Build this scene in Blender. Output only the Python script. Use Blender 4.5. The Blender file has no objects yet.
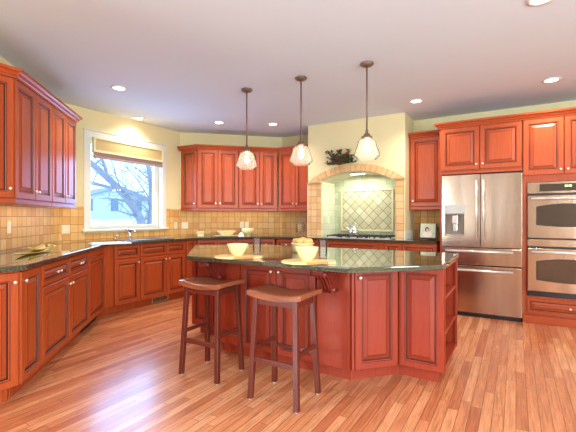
import bpy, bmesh, math, random
from mathutils import Vector, Matrix
random.seed(7)
PI = math.pi
S = bpy.context.scene
C = S.collection
H, CE = 1.24, 2.727
# ---------------------------------------------------------------- camera, world, lights, exposure
cam_d = bpy.data.cameras.new('camera'); cam = bpy.data.objects.new('camera', cam_d); C.objects.link(cam)
cam.location = (0, 0, H); cam.rotation_euler = (PI/2, 0, 0)
cam_d.sensor_width = 36; cam_d.lens = 36*380/576; cam_d.shift_y = 1.4/576; cam_d.clip_start = .02; cam_d.clip_end = 300
S.camera = cam
S.view_settings.view_transform = 'Standard'; S.view_settings.look = 'None'
S.view_settings.gamma = 1; S.view_settings.use_curve_mapping = False
S.view_settings.exposure = 0.27
W = bpy.data.worlds.new('sky'); S.world = W; W.use_nodes = True
wn = W.node_tree.nodes['Background']; wn.inputs[0].default_value = (.50, .78, 1, 1); wn.inputs[1].default_value = 2.3

TH = {'L': -12.157, 'W': 30.955, 'B': 75.955, 'R': 120.955}
def ax(k):
    t = math.radians(TH[k]); return (math.sin(t), math.cos(t)), (-math.cos(t), math.sin(t))
def w(k, u, v):
    d, n = ax(k); return (u*d[0]+v*n[0], u*d[1]+v*n[1])
def rz(k): return math.radians(90-TH[k])

def area(name, loc, tgt, sx, sy, power, col):
    l = bpy.data.lights.new(name, 'AREA'); l.shape = 'RECTANGLE'; l.size = sx; l.size_y = sy; l.energy = power; l.color = col
    o = bpy.data.objects.new(name, l); C.objects.link(o); o.location = loc
    o.rotation_euler = (Vector(tgt)-Vector(loc)).to_track_quat('-Z', 'Y').to_euler(); return o
FILL_COL = (.71, .90, 1.0)
# added unseen fill lights, set in the made-up windows of wall_rear and wall_side
for u, wd, pw in ((-3.4, 1.7, 255), (2.85, .8, 130), (-1.33, .16, 1.5), (-.45, .16, 4)):  # narrow pair added to put bright streaks in the refrigerator reflections
    x, y = w('R', u, -3.40); tx, ty = w('R', u*.5, 5)
    area('window_daylight', (x, y, 1.5), (tx, ty, 2.6), wd, 1.85, pw, FILL_COL)
for i, v in enumerate((-1.6, 1.0)):
    x, y = w('R', 3.40, v); tx, ty = w('R', -3, v)
    area('window_daylight', (x, y, 1.5), (tx, ty, 1.9), 1.45, 1.85, 150, FILL_COL)
x, y = w('W', 3.7, 5.22); tx, ty = w('W', 3.7, 0)
area('sink_window_daylight', (x, y, 1.68), (tx, ty, .9), 1.2, 1.15, 42, (.20, .48, 1))

# ---------------------------------------------------------------- materials
def lin(c): return tuple(((x/255)/12.92 if x/255 <= .04045 else (((x/255)+.055)/1.055)**2.4) for x in c)+(1,)
class NT:
    def __init__(s, name):
        s.m = bpy.data.materials.new(name); s.m.use_nodes = True; s.t = s.m.node_tree
        s.b = s.t.nodes['Principled BSDF']
    def n(s, ty, **kw):
        a = s.t.nodes.new(ty)
        for k, v in kw.items(): setattr(a, k, v)
        return a
    def l(s, a, b): s.t.links.new(a, b)
    def math(s, op, a, b=None, c=None):
        q = s.n('ShaderNodeMath', operation=op)
        for i, v in enumerate((a, b, c)):
            if v is None: continue
            if isinstance(v, (int, float)): q.inputs[i].default_value = v
            else: s.l(v, q.inputs[i])
        return q.outputs[0]
    def mix(s, f, a, b, bt='MIX'):
        q = s.n('ShaderNodeMix', data_type='RGBA', blend_type=bt)
        for i, v in ((0, f), (6, a), (7, b)):
            if isinstance(v, (int, float)): q.inputs[i].default_value = v
            elif isinstance(v, tuple): q.inputs[i].default_value = v
            else: s.l(v, q.inputs[i])
        return q.outputs[2]
    def ramp(s, f, *st):
        q = s.n('ShaderNodeValToRGB'); e = q.color_ramp.elements
        while len(e) < len(st): e.new(.5)
        for i, (p, c) in enumerate(st): e[i].position = p; e[i].color = c
        s.l(f, q.inputs[0]); return q.outputs[0]
    def coord(s, scale=(1, 1, 1), rot=(0, 0, 0), loc=(0, 0, 0)):
        t = s.n('ShaderNodeTexCoord'); m = s.n('ShaderNodeMapping')
        m.inputs['Scale'].default_value = scale; m.inputs['Rotation'].default_value = rot; m.inputs['Location'].default_value = loc
        s.l(t.outputs['Object'], m.inputs[0]); return m.outputs[0]
    def noise(s, v, sc, det=3, rough=.5):
        q = s.n('ShaderNodeTexNoise'); q.inputs['Scale'].default_value = sc; q.inputs['Detail'].default_value = det
        q.inputs['Roughness'].default_value = rough
        s.l(v, q.inputs['Vector']); return q.outputs['Fac']
    def bump(s, h, st=.3, d=.01):
        q = s.n('ShaderNodeBump'); q.inputs['Strength'].default_value = st; q.inputs['Distance'].default_value = d
        s.l(h, q.inputs['Height']); s.l(q.outputs[0], s.b.inputs['Normal'])
    def set(s, **kw):
        for k, v in kw.items():
            k = {'base': 'Base Color', 'rough': 'Roughness', 'metal': 'Metallic', 'coat': 'Coat Weight', 'coatr': 'Coat Roughness', 'ior': 'IOR', 'trans': 'Transmission Weight', 'spec': 'Specular IOR Level', 'emc': 'Emission Color', 'ems': 'Emission Strength', 'alpha': 'Alpha'}[k]
            if isinstance(v, (int, float, tuple)): s.b.inputs[k].default_value = v
            else: s.l(v, s.b.inputs[k])
        return s.m
def plain(name, c, rough=.5, var=.06, sc=12, **kw):
    t = NT(name); c = lin(c); f = t.noise(t.coord(), sc)
    a = tuple(x*(1-var) for x in c[:3])+(1,); b = tuple(min(1, x*(1+var)) for x in c[:3])+(1,)
    return t.set(base=t.ramp(f, (.3, a), (.7, b)), rough=rough, **kw)
def wood(name, c0, c1, rough=.3, axis='Z', sc=1, coat=.25):
    t = NT(name); s = {'Z': (22, 22, 1.6), 'X': (1.6, 22, 22), 'Y': (22, 1.6, 22)}[axis]
    v = t.coord(tuple(q*sc for q in s)); f = t.noise(v, 3, 5, .6); g = t.noise(t.coord((2, 2, 1.2)), 1.7, 2)
    c = t.ramp(f, (.25, lin(c0)), (.75, lin(c1)))
    c = t.mix(t.math('MULTIPLY', g, .35), c, lin(tuple(int(q*.82) for q in c0)))
    return t.set(base=c, rough=rough, coat=coat, coatr=.2, spec=.32)
CHERRY = wood('cherry_wood', (164, 62, 24), (190, 86, 36), .42, coat=.1)
CHERRY_X = wood('cherry_wood_crosswise', (164, 62, 24), (190, 84, 36), .42, 'X', coat=.1)
GLAZE = plain('dark_burgundy_glaze', (66, 16, 8), .5)
ISLE = wood('island_red_cherry', (140, 42, 22), (164, 60, 31), .42, coat=.06)
DARKCH = wood('carved_dark_cherry', (110, 34, 24), (136, 46, 32), .38)
STOOL = wood('dark_walnut_stain', (84, 30, 20), (112, 44, 30), .33)
SEAT = wood('walnut_seat_top', (120, 60, 38), (166, 94, 62), .3, 'X')
KNOB = plain('satin_nickel', (240, 228, 204), .32, metal=.75)
BRASS = plain('aged_bronze', (118, 92, 76), .4, metal=.25)
HANDLE = plain('satin_steel_handle', (214, 208, 200), .28, metal=.55)
WHITEP = plain('white_trim_paint', (226, 220, 204), .45, .02)
WALLM = plain('cream_wall_paint', (228, 210, 160), .75, .015, 2)
CEILM = plain('ceiling_paint', (216, 224, 232), .85, .01, 2)
PLASTIC = plain('ivory_plastic', (234, 216, 176), .4, .02)
BLACK = plain('black_enamel', (22, 22, 24), .3)
GRATE = plain('cast_iron', (30, 32, 38), .5)
CHROME = plain('chrome', (225, 226, 228), .12, .02, metal=1.0)
CERAM = plain('cream_glazed_ceramic', (240, 214, 152), .25, .03)
CERAMW = plain('ivory_glazed_ceramic', (240, 226, 190), .25, .03)
BOARD = plain('pale_bamboo', (238, 206, 138), .4, .06, 30)
BREAD = plain('golden_bread', (232, 182, 108), .7, .18, 60)
CRUST = plain('orange_brown_napkin', (206, 132, 66), .7, .1, 40)
HUSK = plain('pale_straw_leaf', (206, 172, 84), .6, .15, 50)
GREEN = plain('leaf_green', (64, 84, 50), .55, .3, 30)
GREENL = plain('leaf_light_green', (124, 140, 90), .55, .3, 30)
BERRY = plain('red_berry', (190, 48, 36), .35, .15, 20)
LINEN = plain('white_linen', (236, 232, 222), .8, .03)
SHADEF = plain('tan_woven_shade', (200, 172, 118), .8, .1, 90)
SHADEB = plain('cream_shade_border', (236, 216, 168), .7, .03)
FOLD = plain('mauve_shade_lining', (170, 138, 130), .8, .05)
SNOW = plain('snow', (235, 240, 248), .8, .04, .5)
BARK = plain('grey_bark', (150, 152, 172), .85, .1, 6)
SIDING = plain('pale_siding', (196, 206, 222), .7, .03)
ROOF = plain('slate_roof', (140, 152, 176), .8, .1, 4)
PANED = plain('dark_house_window', (110, 130, 160), .2)
RUBBER = plain('rubber_foot', (200, 192, 180), .6)

def metal_brushed():
    t = NT('brushed_stainless'); v = t.coord((300, 300, 3)); f = t.noise(v, 1, 3)
    t.bump(f, .04, .002)
    g = t.noise(t.coord((5, 5, .35)), 1.3, 2)
    return t.set(base=t.ramp(g, (.3, lin((168, 144, 126))), (.7, lin((202, 176, 154)))), metal=1.0, rough=t.math('MULTIPLY_ADD', f, .08, .15))
STEEL = metal_brushed()

def granite():
    t = NT('dark_green_granite'); v = t.coord(); a = t.noise(v, 130, 5, .7); b = t.noise(v, 24, 3)
    q = t.n('ShaderNodeTexVoronoi'); q.inputs['Scale'].default_value = 170; t.l(v, q.inputs['Vector'])
    c = t.ramp(a, (.36, lin((34, 34, 28))), (.5, lin((50, 52, 42))), (.68, lin((98, 94, 74))))
    c = t.mix(t.math('MULTIPLY', b, .45), c, lin((58, 60, 48)))
    return t.set(base=c, rough=.045, spec=.9, ior=1.6, coat=.6, coatr=.01)
GRANITE = granite()

def tiles(name, size, cols, mortar, sz2=None, rot=0, off=0., ax_='XZ', msize=.004, rough=.42, bump=.4):
    t = NT(name); tc = t.n('ShaderNodeTexCoord'); sp = t.n('ShaderNodeSeparateXYZ'); t.l(tc.outputs['Object'], sp.inputs[0])
    cb = t.n('ShaderNodeCombineXYZ')
    o = {'X': sp.outputs[0], 'Y': sp.outputs[1], 'Z': sp.outputs[2]}
    t.l(o[ax_[0]], cb.inputs[0]); t.l(o[ax_[1]], cb.inputs[1])
    mp = t.n('ShaderNodeMapping'); mp.inputs['Rotation'].default_value = (0, 0, rot); t.l(cb.outputs[0], mp.inputs[0])
    v = mp.outputs[0]
    s2 = t.n('ShaderNodeSeparateXYZ'); t.l(v, s2.inputs[0])
    hh = sz2 or size
    b = t.n('ShaderNodeTexBrick', offset=off, squash=1.0)
    for k, q in (('Scale', 1), ('Mortar Size', msize/2), ('Mortar Smooth', .3), ('Brick Width', size), ('Row Height', hh), ('Bias', 0)): b.inputs[k].default_value = q
    t.l(v, b.inputs['Vector'])
    row = t.math('FLOOR', t.math('DIVIDE', s2.outputs[1], hh))
    par = t.math('MULTIPLY', t.math('MODULO', row, 2), off)
    ix = t.math('FLOOR', t.math('ADD', t.math('DIVIDE', s2.outputs[0], size), par))
    c2 = t.n('ShaderNodeCombineXYZ'); t.l(ix, c2.inputs[0]); t.l(row, c2.inputs[1])
    wn_ = t.n('ShaderNodeTexWhiteNoise', noise_dimensions='2D'); t.l(c2.outputs[0], wn_.inputs['Vector'])
    n = len(cols); c = t.ramp(wn_.outputs['Value'], *[(i/(n-1), lin(q)) for i, q in enumerate(cols)])
    f = t.noise(v, 26, 4); c = t.mix(t.math('MULTIPLY', f, .5), c, lin(tuple(int(q*.86) for q in cols[0])))
    t.l(b.outputs['Fac'], t.mix(0, c, c).node.inputs[0])
    mx = t.mix(b.outputs['Fac'], c, lin(mortar))
    t.bump(t.math('SUBTRACT', t.math('MULTIPLY', f, .3), b.outputs['Fac']), bump, .004)
    return t.set(base=mx, rough=.6, spec=.3)
TILE = tiles('travertine_tile', .104, [(222, 158, 88), (238, 184, 112), (228, 168, 96), (242, 194, 124), (218, 150, 84)], (156, 102, 54), msize=.006)
LEGT = tiles('tan_pier_tile', .105, [(222, 172, 112), (240, 200, 146), (212, 158, 100)], (150, 104, 62), off=.0, msize=.006)
NICHE = tiles('pale_sage_tile', .104, [(190, 194, 158), (208, 212, 178), (180, 188, 152), (216, 218, 188)], (146, 144, 116))
NICHES = tiles('pale_sage_tile_side', .104, [(206, 204, 172), (222, 216, 188), (196, 194, 162)], (170, 164, 138), ax_='YZ', off=.5)
DIAM = tiles('diamond_sage_tile', .112, [(196, 186, 150), (214, 206, 172), (188, 178, 142), (224, 214, 184)], (118, 110, 84), rot=PI/4, msize=.009)
ARCHT = plain('arch_tan_stone', (226, 180, 122), .5, .14, 18)

def floor_mat():
    t = NT('oak_strip_floor'); tc = t.n('ShaderNodeTexCoord'); sp = t.n('ShaderNodeSeparateXYZ'); t.l(tc.outputs['Object'], sp.inputs[0])
    X, Y = sp.outputs[0], sp.outputs[1]; PW, PL = .0635, .95
    rx = t.math('DIVIDE', Y, PW); row = t.math('FLOOR', rx)
    w1 = t.n('ShaderNodeTexWhiteNoise', noise_dimensions='1D'); t.l(row, w1.inputs['W'])
    xs = t.math('DIVIDE', t.math('ADD', X, t.math('MULTIPLY', w1.outputs['Value'], 7.3)), PL); col = t.math('FLOOR', xs)
    cb = t.n('ShaderNodeCombineXYZ'); t.l(row, cb.inputs[0]); t.l(col, cb.inputs[1])
    w2 = t.n('ShaderNodeTexWhiteNoise', noise_dimensions='2D'); t.l(cb.outputs[0], w2.inputs['Vector'])
    c = t.ramp(w2.outputs['Value'], (0, lin((184, 102, 64))), (.3, lin((204, 126, 84))), (.65, lin((218, 142, 98))), (1, lin((228, 160, 116))))
    # grain, shifted per plank
    gv = t.n('ShaderNodeCombineXYZ'); t.l(t.math('ADD', t.math('MULTIPLY', X, 2.2), t.math('MULTIPLY', w2.outputs['Value'], 31)), gv.inputs[0]); t.l(t.math('MULTIPLY', Y, 42), gv.inputs[1]); t.l(t.math('MULTIPLY', w2.outputs['Value'], 9), gv.inputs[2])
    g = t.noise(gv.outputs[0], 1.6, 6, .65)
    gg = t.ramp(g, (.40, (1, 1, 1, 1)), (.62, (.58, .50, .44, 1)))
    c = t.mix(.8, c, gg, 'MULTIPLY')
    # gaps
    fy = t.math('FRACT', rx); e1 = t.math('LESS_THAN', t.math('MINIMUM', fy, t.math('SUBTRACT', 1, fy)), .036)
    fx = t.math('FRACT', xs); e2 = t.math('LESS_THAN', t.math('MINIMUM', fx, t.math('SUBTRACT', 1, fx)), .0022)
    e = t.math('MAXIMUM', e1, e2)
    c = t.mix(t.math('MULTIPLY', e, .75), c, lin((112, 58, 36)))
    t.bump(t.math('SUBTRACT', 1, e), .25, .002)
    return t.set(base=c, rough=t.math('MULTIPLY_ADD', g, .14, .22), coat=.35, coatr=.2)
FLOORM = floor_mat()

def thin_glass(name, tint, fac, haze=0., rough=.02):
    t = NT(name); tr = t.n('ShaderNodeBsdfTransparent'); tr.inputs[0].default_value = tint
    gl = t.n('ShaderNodeBsdfGlossy'); gl.inputs['Roughness'].default_value = rough
    lw = t.n('ShaderNodeLayerWeight'); lw.inputs[0].default_value = fac
    tl = t.n('ShaderNodeBsdfTranslucent'); tl.inputs[0].default_value = (1, .96, .90, 1)
    df = t.n('ShaderNodeBsdfDiffuse'); df.inputs[0].default_value = (1, .97, .92, 1)
    m0 = t.n('ShaderNodeMixShader'); m0.inputs[0].default_value = .5; t.l(tl.outputs[0], m0.inputs[1]); t.l(df.outputs[0], m0.inputs[2])
    m1 = t.n('ShaderNodeMixShader'); m1.inputs[0].default_value = haze; t.l(tr.outputs[0], m1.inputs[1]); t.l(m0.outputs[0], m1.inputs[2])
    m2 = t.n('ShaderNodeMixShader'); t.l(lw.outputs['Fresnel'], m2.inputs[0]); t.l(m1.outputs[0], m2.inputs[1]); t.l(gl.outputs[0], m2.inputs[2])
    if haze:
        f = t.noise(t.coord(), 70, 3); b = t.n('ShaderNodeBump'); b.inputs['Strength'].default_value = .3; b.inputs['Distance'].default_value = .004
        t.l(f, b.inputs['Height']); t.l(b.outputs[0], gl.inputs['Normal'])
    t.l(m2.outputs[0], t.t.nodes['Material Output'].inputs[0]); return t.m
GLASS = thin_glass('clear_glass', (.97, .98, .985, 1), .09, .05)
SHADE = thin_glass('seeded_glass_shade', (.99, .97, .94, 1), .06, .19, .1)
def pane():
    t = NT('window_pane_glass'); tr = t.n('ShaderNodeBsdfTransparent'); gl = t.n('ShaderNodeBsdfGlossy'); gl.inputs['Roughness'].default_value = .02
    mx = t.n('ShaderNodeMixShader'); mx.inputs[0].default_value = .02
    t.l(tr.outputs[0], mx.inputs[1]); t.l(gl.outputs[0], mx.inputs[2])
    t.l(mx.outputs[0], t.t.nodes['Material Output'].inputs[0]); return t.m
PANE = pane()
def emit(name, c, s):
    t = NT(name); t.noise(t.coord(), 2); return t.set(base=(.8, .8, .8, 1), emc=lin(c), ems=s)
CANEM = emit('lit_can_lens', (255, 246, 226), 9)
BULB = emit('lit_bulb', (255, 222, 160), 8)
LEDG = emit('green_clock_digits', (150, 255, 120), 2.5)
def ovenglass():
    t = NT('oven_window_glass'); t.noise(t.coord(), 2)
    return t.set(base=lin((46, 36, 30)), rough=.06, spec=.9, coat=1.0, coatr=.03)
OVENG = ovenglass()

# ---------------------------------------------------------------- mesh helpers
class MB:
    def __init__(s): s.b = bmesh.new()
    def box(s, x0, x1, y0, y1, z0, z1, bev=0, mi=0, seg=2):
        b = s.b; t = bmesh.new()
        vs = [t.verts.new((x, y, z)) for x in (x0, x1) for y in (y0, y1) for z in (z0, z1)]
        for f in ((0, 1, 3, 2), (4, 6, 7, 5), (0, 4, 5, 1), (2, 3, 7, 6), (0, 2, 6, 4), (1, 5, 7, 3)): t.faces.new([vs[i] for i in f])
        if bev: bmesh.ops.bevel(t, geom=t.edges[:], offset=bev, segments=seg, profile=.5, affect='EDGES')
        s.merge(t, mi); return s
    def merge(s, t, mi=0, M=None):
        m = {}
        for v in t.verts: m[v] = s.b.verts.new(M @ v.co if M else v.co)
        for f in t.faces:
            try: q = s.b.faces.new([m[v] for v in f.verts]); q.material_index = mi or f.material_index; q.smooth = f.smooth
            except ValueError: pass
        t.free()
    def prism(s, pts, z0, z1, bev=0, mi=0, seg=2):
        t = bmesh.new(); a = [t.verts.new((p[0], p[1], z0)) for p in pts]; c = [t.verts.new((p[0], p[1], z1)) for p in pts]
        t.faces.new(a[::-1]); t.faces.new(c); n = len(pts)
        for i in range(n): t.faces.new((a[i], a[(i+1) % n], c[(i+1) % n], c[i]))
        bmesh.ops.recalc_face_normals(t, faces=t.faces[:])
        if bev:
            es = [e for e in t.edges if abs(e.verts[0].co.z-e.verts[1].co.z) < 1e-6]
            bmesh.ops.bevel(t, geom=es, offset=bev, segments=seg, profile=.5, affect='EDGES')
        s.merge(t, mi); return s
    def yprism(s, pts, y0, y1, bev=0, mi=0):           # outline in x,z extruded along y
        t = bmesh.new(); a = [t.verts.new((p[0], y0, p[1])) for p in pts]; c = [t.verts.new((p[0], y1, p[1])) for p in pts]
        t.faces.new(a); t.faces.new(c[::-1]); n = len(pts)
        for i in range(n): t.faces.new((a[i], c[i], c[(i+1) % n], a[(i+1) % n]))
        bmesh.ops.recalc_face_normals(t, faces=t.faces[:])
        if bev: bmesh.ops.bevel(t, geom=t.edges[:], offset=bev, segments=2, profile=.5, affect='EDGES')
        s.merge(t, mi); return s
    def xprism(s, pts, x0, x1, bev=0, mi=0):           # outline in y,z extruded along x
        t = bmesh.new(); a = [t.verts.new((x0, p[0], p[1])) for p in pts]; c = [t.verts.new((x1, p[0], p[1])) for p in pts]
        t.faces.new(a); t.faces.new(c[::-1]); n = len(pts)
        for i in range(n): t.faces.new((a[i], c[i], c[(i+1) % n], a[(i+1) % n]))
        bmesh.ops.recalc_face_normals(t, faces=t.faces[:])
        if bev: bmesh.ops.bevel(t, geom=t.edges[:], offset=bev, segments=2, profile=.5, affect='EDGES')
        s.merge(t, mi); return s
    def lathe(s, prof, n=24, c=(0, 0, 0), axis='z', mi=0, sx=1, sy=1):
        t = bmesh.new(); rows = []
        for r, z in prof:
            if r < 1e-6: rows.append([t.verts.new((0, 0, z))])
            else: rows.append([t.verts.new((r*math.cos(2*PI*i/n)*sx, r*math.sin(2*PI*i/n)*sy, z)) for i in range(n)])
        for a, b in zip(rows, rows[1:]):
            for i in range(n):
                j = (i+1) % n
                if len(a) == 1 and len(b) == 1: continue
                if len(a) == 1: q = (a[0], b[i], b[j])
                elif len(b) == 1: q = (a[i], b[0], a[j])
                else: q = (a[i], b[i], b[j], a[j])
                f = t.faces.new(q); f.smooth = True
        bmesh.ops.recalc_face_normals(t, faces=t.faces[:])
        M = Matrix.Translation(c)
        if axis == 'y': M = M @ Matrix.Rotation(PI/2, 4, 'X')     # profile z -> -y
        if axis == 'x': M = M @ Matrix.Rotation(PI/2, 4, 'Y')
        s.merge(t, mi, M); return s
    def tube(s, pts, r, n=8, mi=0, cap=True):
        t = bmesh.new(); P = [Vector(p) for p in pts]; rows = []
        rr = r if isinstance(r, (list, tuple)) else [r]*len(P)
        prev = None
        for i, p in enumerate(P):
            d = (P[min(i+1, len(P)-1)]-P[max(i-1, 0)]).normalized()
            a = prev if prev is not None and abs(prev.dot(d)) < .95 else (Vector((0, 0, 1)) if abs(d.z) < .9 else Vector((1, 0, 0)))
            x = (a - d*a.dot(d)).normalized(); y = d.cross(x); prev = x
            rows.append([t.verts.new(p + (x*math.cos(2*PI*k/n)+y*math.sin(2*PI*k/n))*rr[i]) for k in range(n)])
        for a, b in zip(rows, rows[1:]):
            for k in range(n):
                f = t.faces.new((a[k], b[k], b[(k+1) % n], a[(k+1) % n])); f.smooth = True
        if cap: t.faces.new(rows[0]); t.faces.new(rows[-1][::-1])
        bmesh.ops.recalc_face_normals(t, faces=t.faces[:])
        s.merge(t, mi); return s
    def beam(s, p0, p1, a, b, bev=.002, mi=0):         # square leg with ends level
        t = bmesh.new(); p0, p1 = Vector(p0), Vector(p1)
        A = [t.verts.new(p0+Vector((x*a, y*b, 0))) for x, y in ((-.5, -.5), (.5, -.5), (.5, .5), (-.5, .5))]
        B = [t.verts.new(p1+Vector((x*a, y*b, 0))) for x, y in ((-.5, -.5), (.5, -.5), (.5, .5), (-.5, .5))]
        t.faces.new(A[::-1]); t.faces.new(B)
        for i in range(4): t.faces.new((A[i], A[(i+1) % 4], B[(i+1) % 4], B[i]))
        if bev: bmesh.ops.bevel(t, geom=t.edges[:], offset=bev, segments=1, affect='EDGES')
        s.merge(t, mi); return s
    def sweep(s, prof, path, closed=False, mi=0):      # prof (out, z); out lies to the right of the path
        t = bmesh.new(); P = [Vector(p) for p in path]; n = len(P); rows = []
        for i in range(n):
            d0 = (P[i]-P[i-1]).normalized() if i > 0 or closed else None
            d1 = (P[(i+1) % n]-P[i]).normalized() if i < n-1 or closed else None
            d0 = d0 or d1; d1 = d1 or d0
            n0 = Vector((d0.y, -d0.x)); n1 = Vector((d1.y, -d1.x)); m = (n0+n1).normalized(); k = 1/max(.3, m.dot(n0))
            rows.append([t.verts.new((P[i].x+m.x*o*k, P[i].y+m.y*o*k, z)) for o, z in prof])
        q = len(prof); rr = rows+[rows[0]] if closed else rows
        for a, b in zip(rr, rr[1:]):
            for j in range(q): t.faces.new((a[j], b[j], b[(j+1) % q], a[(j+1) % q]))
        if not closed: t.faces.new(rows[0][::-1]); t.faces.new(rows[-1])
        bmesh.ops.recalc_face_normals(t, faces=t.faces[:])
        s.merge(t, mi); return s
    def build(s, name, mats, parent=None, loc=(0, 0, 0), rot=0, smooth=False):
        me = bpy.data.meshes.new(name); s.b.to_mesh(me); s.b.free()
        for m in (mats if isinstance(mats, (list, tuple)) else [mats]): me.materials.append(m)
        if smooth: me.polygons.foreach_set('use_smooth', [True]*len(me.polygons))
        o = bpy.data.objects.new(name, me); C.objects.link(o); o.location = loc; o.rotation_euler = (0, 0, rot)
        if parent: o.parent = parent
        return o
def tag(o, label, cat, group=None, kind=None):
    o['label'] = label; o['category'] = cat
    if group: o['group'] = group
    if kind: o['kind'] = kind
    return o
def thing(name, label, cat, k=None, u=0, v=0, z=0, group=None, loc=None, rot=0):
    o = bpy.data.objects.new(name, None); C.objects.link(o); o.empty_display_size = .1
    if k: x, y = w(k, u, v); o.location = (x, y, z); o.rotation_euler = (0, 0, rz(k)+rot)
    else: o.location = loc; o.rotation_euler = (0, 0, rot)
    return tag(o, label, cat, group)
def dup(root, loc, rot, label, group=None):
    r = root.copy(); C.objects.link(r); r.location = loc; r.rotation_euler = (0, 0, rot); r['label'] = label
    if group: r['group'] = group
    for ch in list(root.children):
        c = ch.copy(); C.objects.link(c); c.parent = r
        for g in list(ch.children):
            d = g.copy(); C.objects.link(d); d.parent = c
    return r
def struct(o): o['kind'] = 'structure'; return o
def placed(mb, name, mats, k, u=0, v=0, z=0):
    x, y = w(k, u, v); return mb.build(name, mats, None, (x, y, z), rz(k))

def panel_mesh(W_, H_, th=.02, fr=.058):
    """raised-panel door, x 0..W, z 0..H, front at y=-th; slot 0 wood, slot 1 glaze in the groove"""
    t = bmesh.new()
    def ring(i, y): return [t.verts.new(p) for p in ((i, y, i), (W_-i, y, i), (W_-i, y, H_-i), (i, y, H_-i))]
    fr = min(fr, W_*.22, H_*.26); g = min(.028, (min(W_, H_)-2*fr)*.22)
    spec = [(0, 0, 0), (0, -th+.004, 0), (.004, -th, 0), (fr-.008, -th, 0), (fr-.005, -th+.005, 1), (fr+.002, -th+.006, 0), (fr+.006, -th+.013, 1), (fr+.012, -th+.013, 1), (fr+.012+g, -th+.003, 0), (fr+.016+g, -th+.001, 1), (fr+.017+g, -th+.001, 0)]
    rows = [ring(a, y) for a, y, _ in spec]
    for (a, b, sp) in zip(rows, rows[1:], spec[1:]):
        for j in range(4):
            f = t.faces.new((a[j], a[(j+1) % 4], b[(j+1) % 4], b[j])); f.material_index = sp[2]
    t.faces.new(rows[-1]); t.faces.new(rows[0][::-1])
    bmesh.ops.recalc_face_normals(t, faces=t.faces[:])
    return t
def knob_at(parent, x, z, y=-.02):
    m = MB(); m.lathe([(0, 0), (.007, 0), (.006, .012), (.012, .016), (.014, .022), (.010, .028), (0, .030)], 14, (0, 0, 0), 'y')
    o = m.build('knob', KNOB, parent, (x, y, z)); return o
def door(parent, x0, x1, z0, z1, knobs=(), name='door', y=0, mat=None, fr=.058):
    m = MB(); m.merge(panel_mesh(x1-x0, z1-z0, fr=fr))
    o = m.build(name, [mat or CHERRY, GLAZE], parent, (x0, y, z0))
    for kx, kz in knobs: knob_at(o, kx, kz)
    return o
G = .004
def base_cab(k, u0, u1, vf, depth, label, fronts, group=None, mat=None, toe=True, zt=.878):
    """fronts: list of (name,x0,x1,z0,z1,knobs)"""
    t = thing('base_cabinet', label, 'cabinet', k, u0, vf, 0, group)
    W_ = u1-u0; m = MB(); m.box(.001, W_-.001, .021, depth, .1, zt, .001)
    if toe: m.box(.001, W_-.001, .085, depth, 0, .1)
    m.build('body', mat or CHERRY, t)
    for nm, a, b, c, d, kn in fronts: door(t, a, b, c, d, kn, nm, .02, mat, .045 if nm == 'drawer' else .058)
    return t

# ---------------------------------------------------------------- room shell
def room_pt(k, u, v): return w(k, u, v)
def inter(a, va, b, vb):
    _, n = ax(a); _, m = ax(b); D = n[0]*m[1]-n[1]*m[0]
    return ((va*m[1]-vb*n[1])/D, (n[0]*vb-m[0]*va)/D)
VL, VW, VB, VR = 1.848, 5.027, 6.886, 6.010
def uvof(k, p):
    d, n = ax(k); return (p[0]*d[0]+p[1]*d[1], p[0]*n[0]+p[1]*n[1])
cLW = inter('L', VL, 'W', VW); cWB = inter('W', VW, 'B', VB); cBR = inter('B', VB, 'R', VR)
cRr = w('R', 3.5, VR); cRear = w('R', 3.5, -3.5)
P5 = w('L', 1.8, VL)
poly = [cLW, cWB, cBR, cRr, cRear, w('R', -4.65, -3.5), w('R', -4.65, .05), (P5[0]+.0, P5[1]-.0)]
x0, y0 = 0, 0
fl = MB()
rot = rz('W')
def loc(k, p): return uvof(k, p)
pf = [uvof('W', p) for p in [tuple(Vector(q)*1.0 + Vector(q).normalized()*.12) for q in poly]]
# floor in the strip direction (parallel to the sink wall)
fl.prism(pf, -.05, 0); o = struct(fl.build('floor', FLOORM, None, (0, 0, 0), rz('W')))
cl = MB(); cl.prism([(p[0]*1.03, p[1]*1.03) for p in poly], CE, CE+.1); struct(cl.build('ceiling', CEILM))
def wall(name, k, u0, u1, v, openings=(), th=.15, mat=WALLM):
    m = MB(); xs = u0
    for (a, b, c, d) in openings:
        m.box(xs, a, 0, th, 0, CE); m.box(a, b, 0, th, 0, c); m.box(a, b, 0, th, d, CE); xs = b
    m.box(xs, u1, 0, th, 0, CE)
    return struct(placed(m, name, mat, k, 0, v))
uL0 = 1.85; uL1 = uvof('L', cLW)[0]
WIN = (3.075, 4.315, 1.075, 2.345)
wall('wall_left', 'L', uL0-.1, uL1+.06, VL)
wall('wall_window', 'W', uvof('W', cLW)[0], uvof('W', cWB)[0], VW, [WIN])
wall('wall_back', 'B', uvof('B', cWB)[0]-.06, uvof('B', cBR)[0], VB)
wall('wall_right', 'R', uvof('R', cBR)[0]-.06, 3.65, VR)
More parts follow.
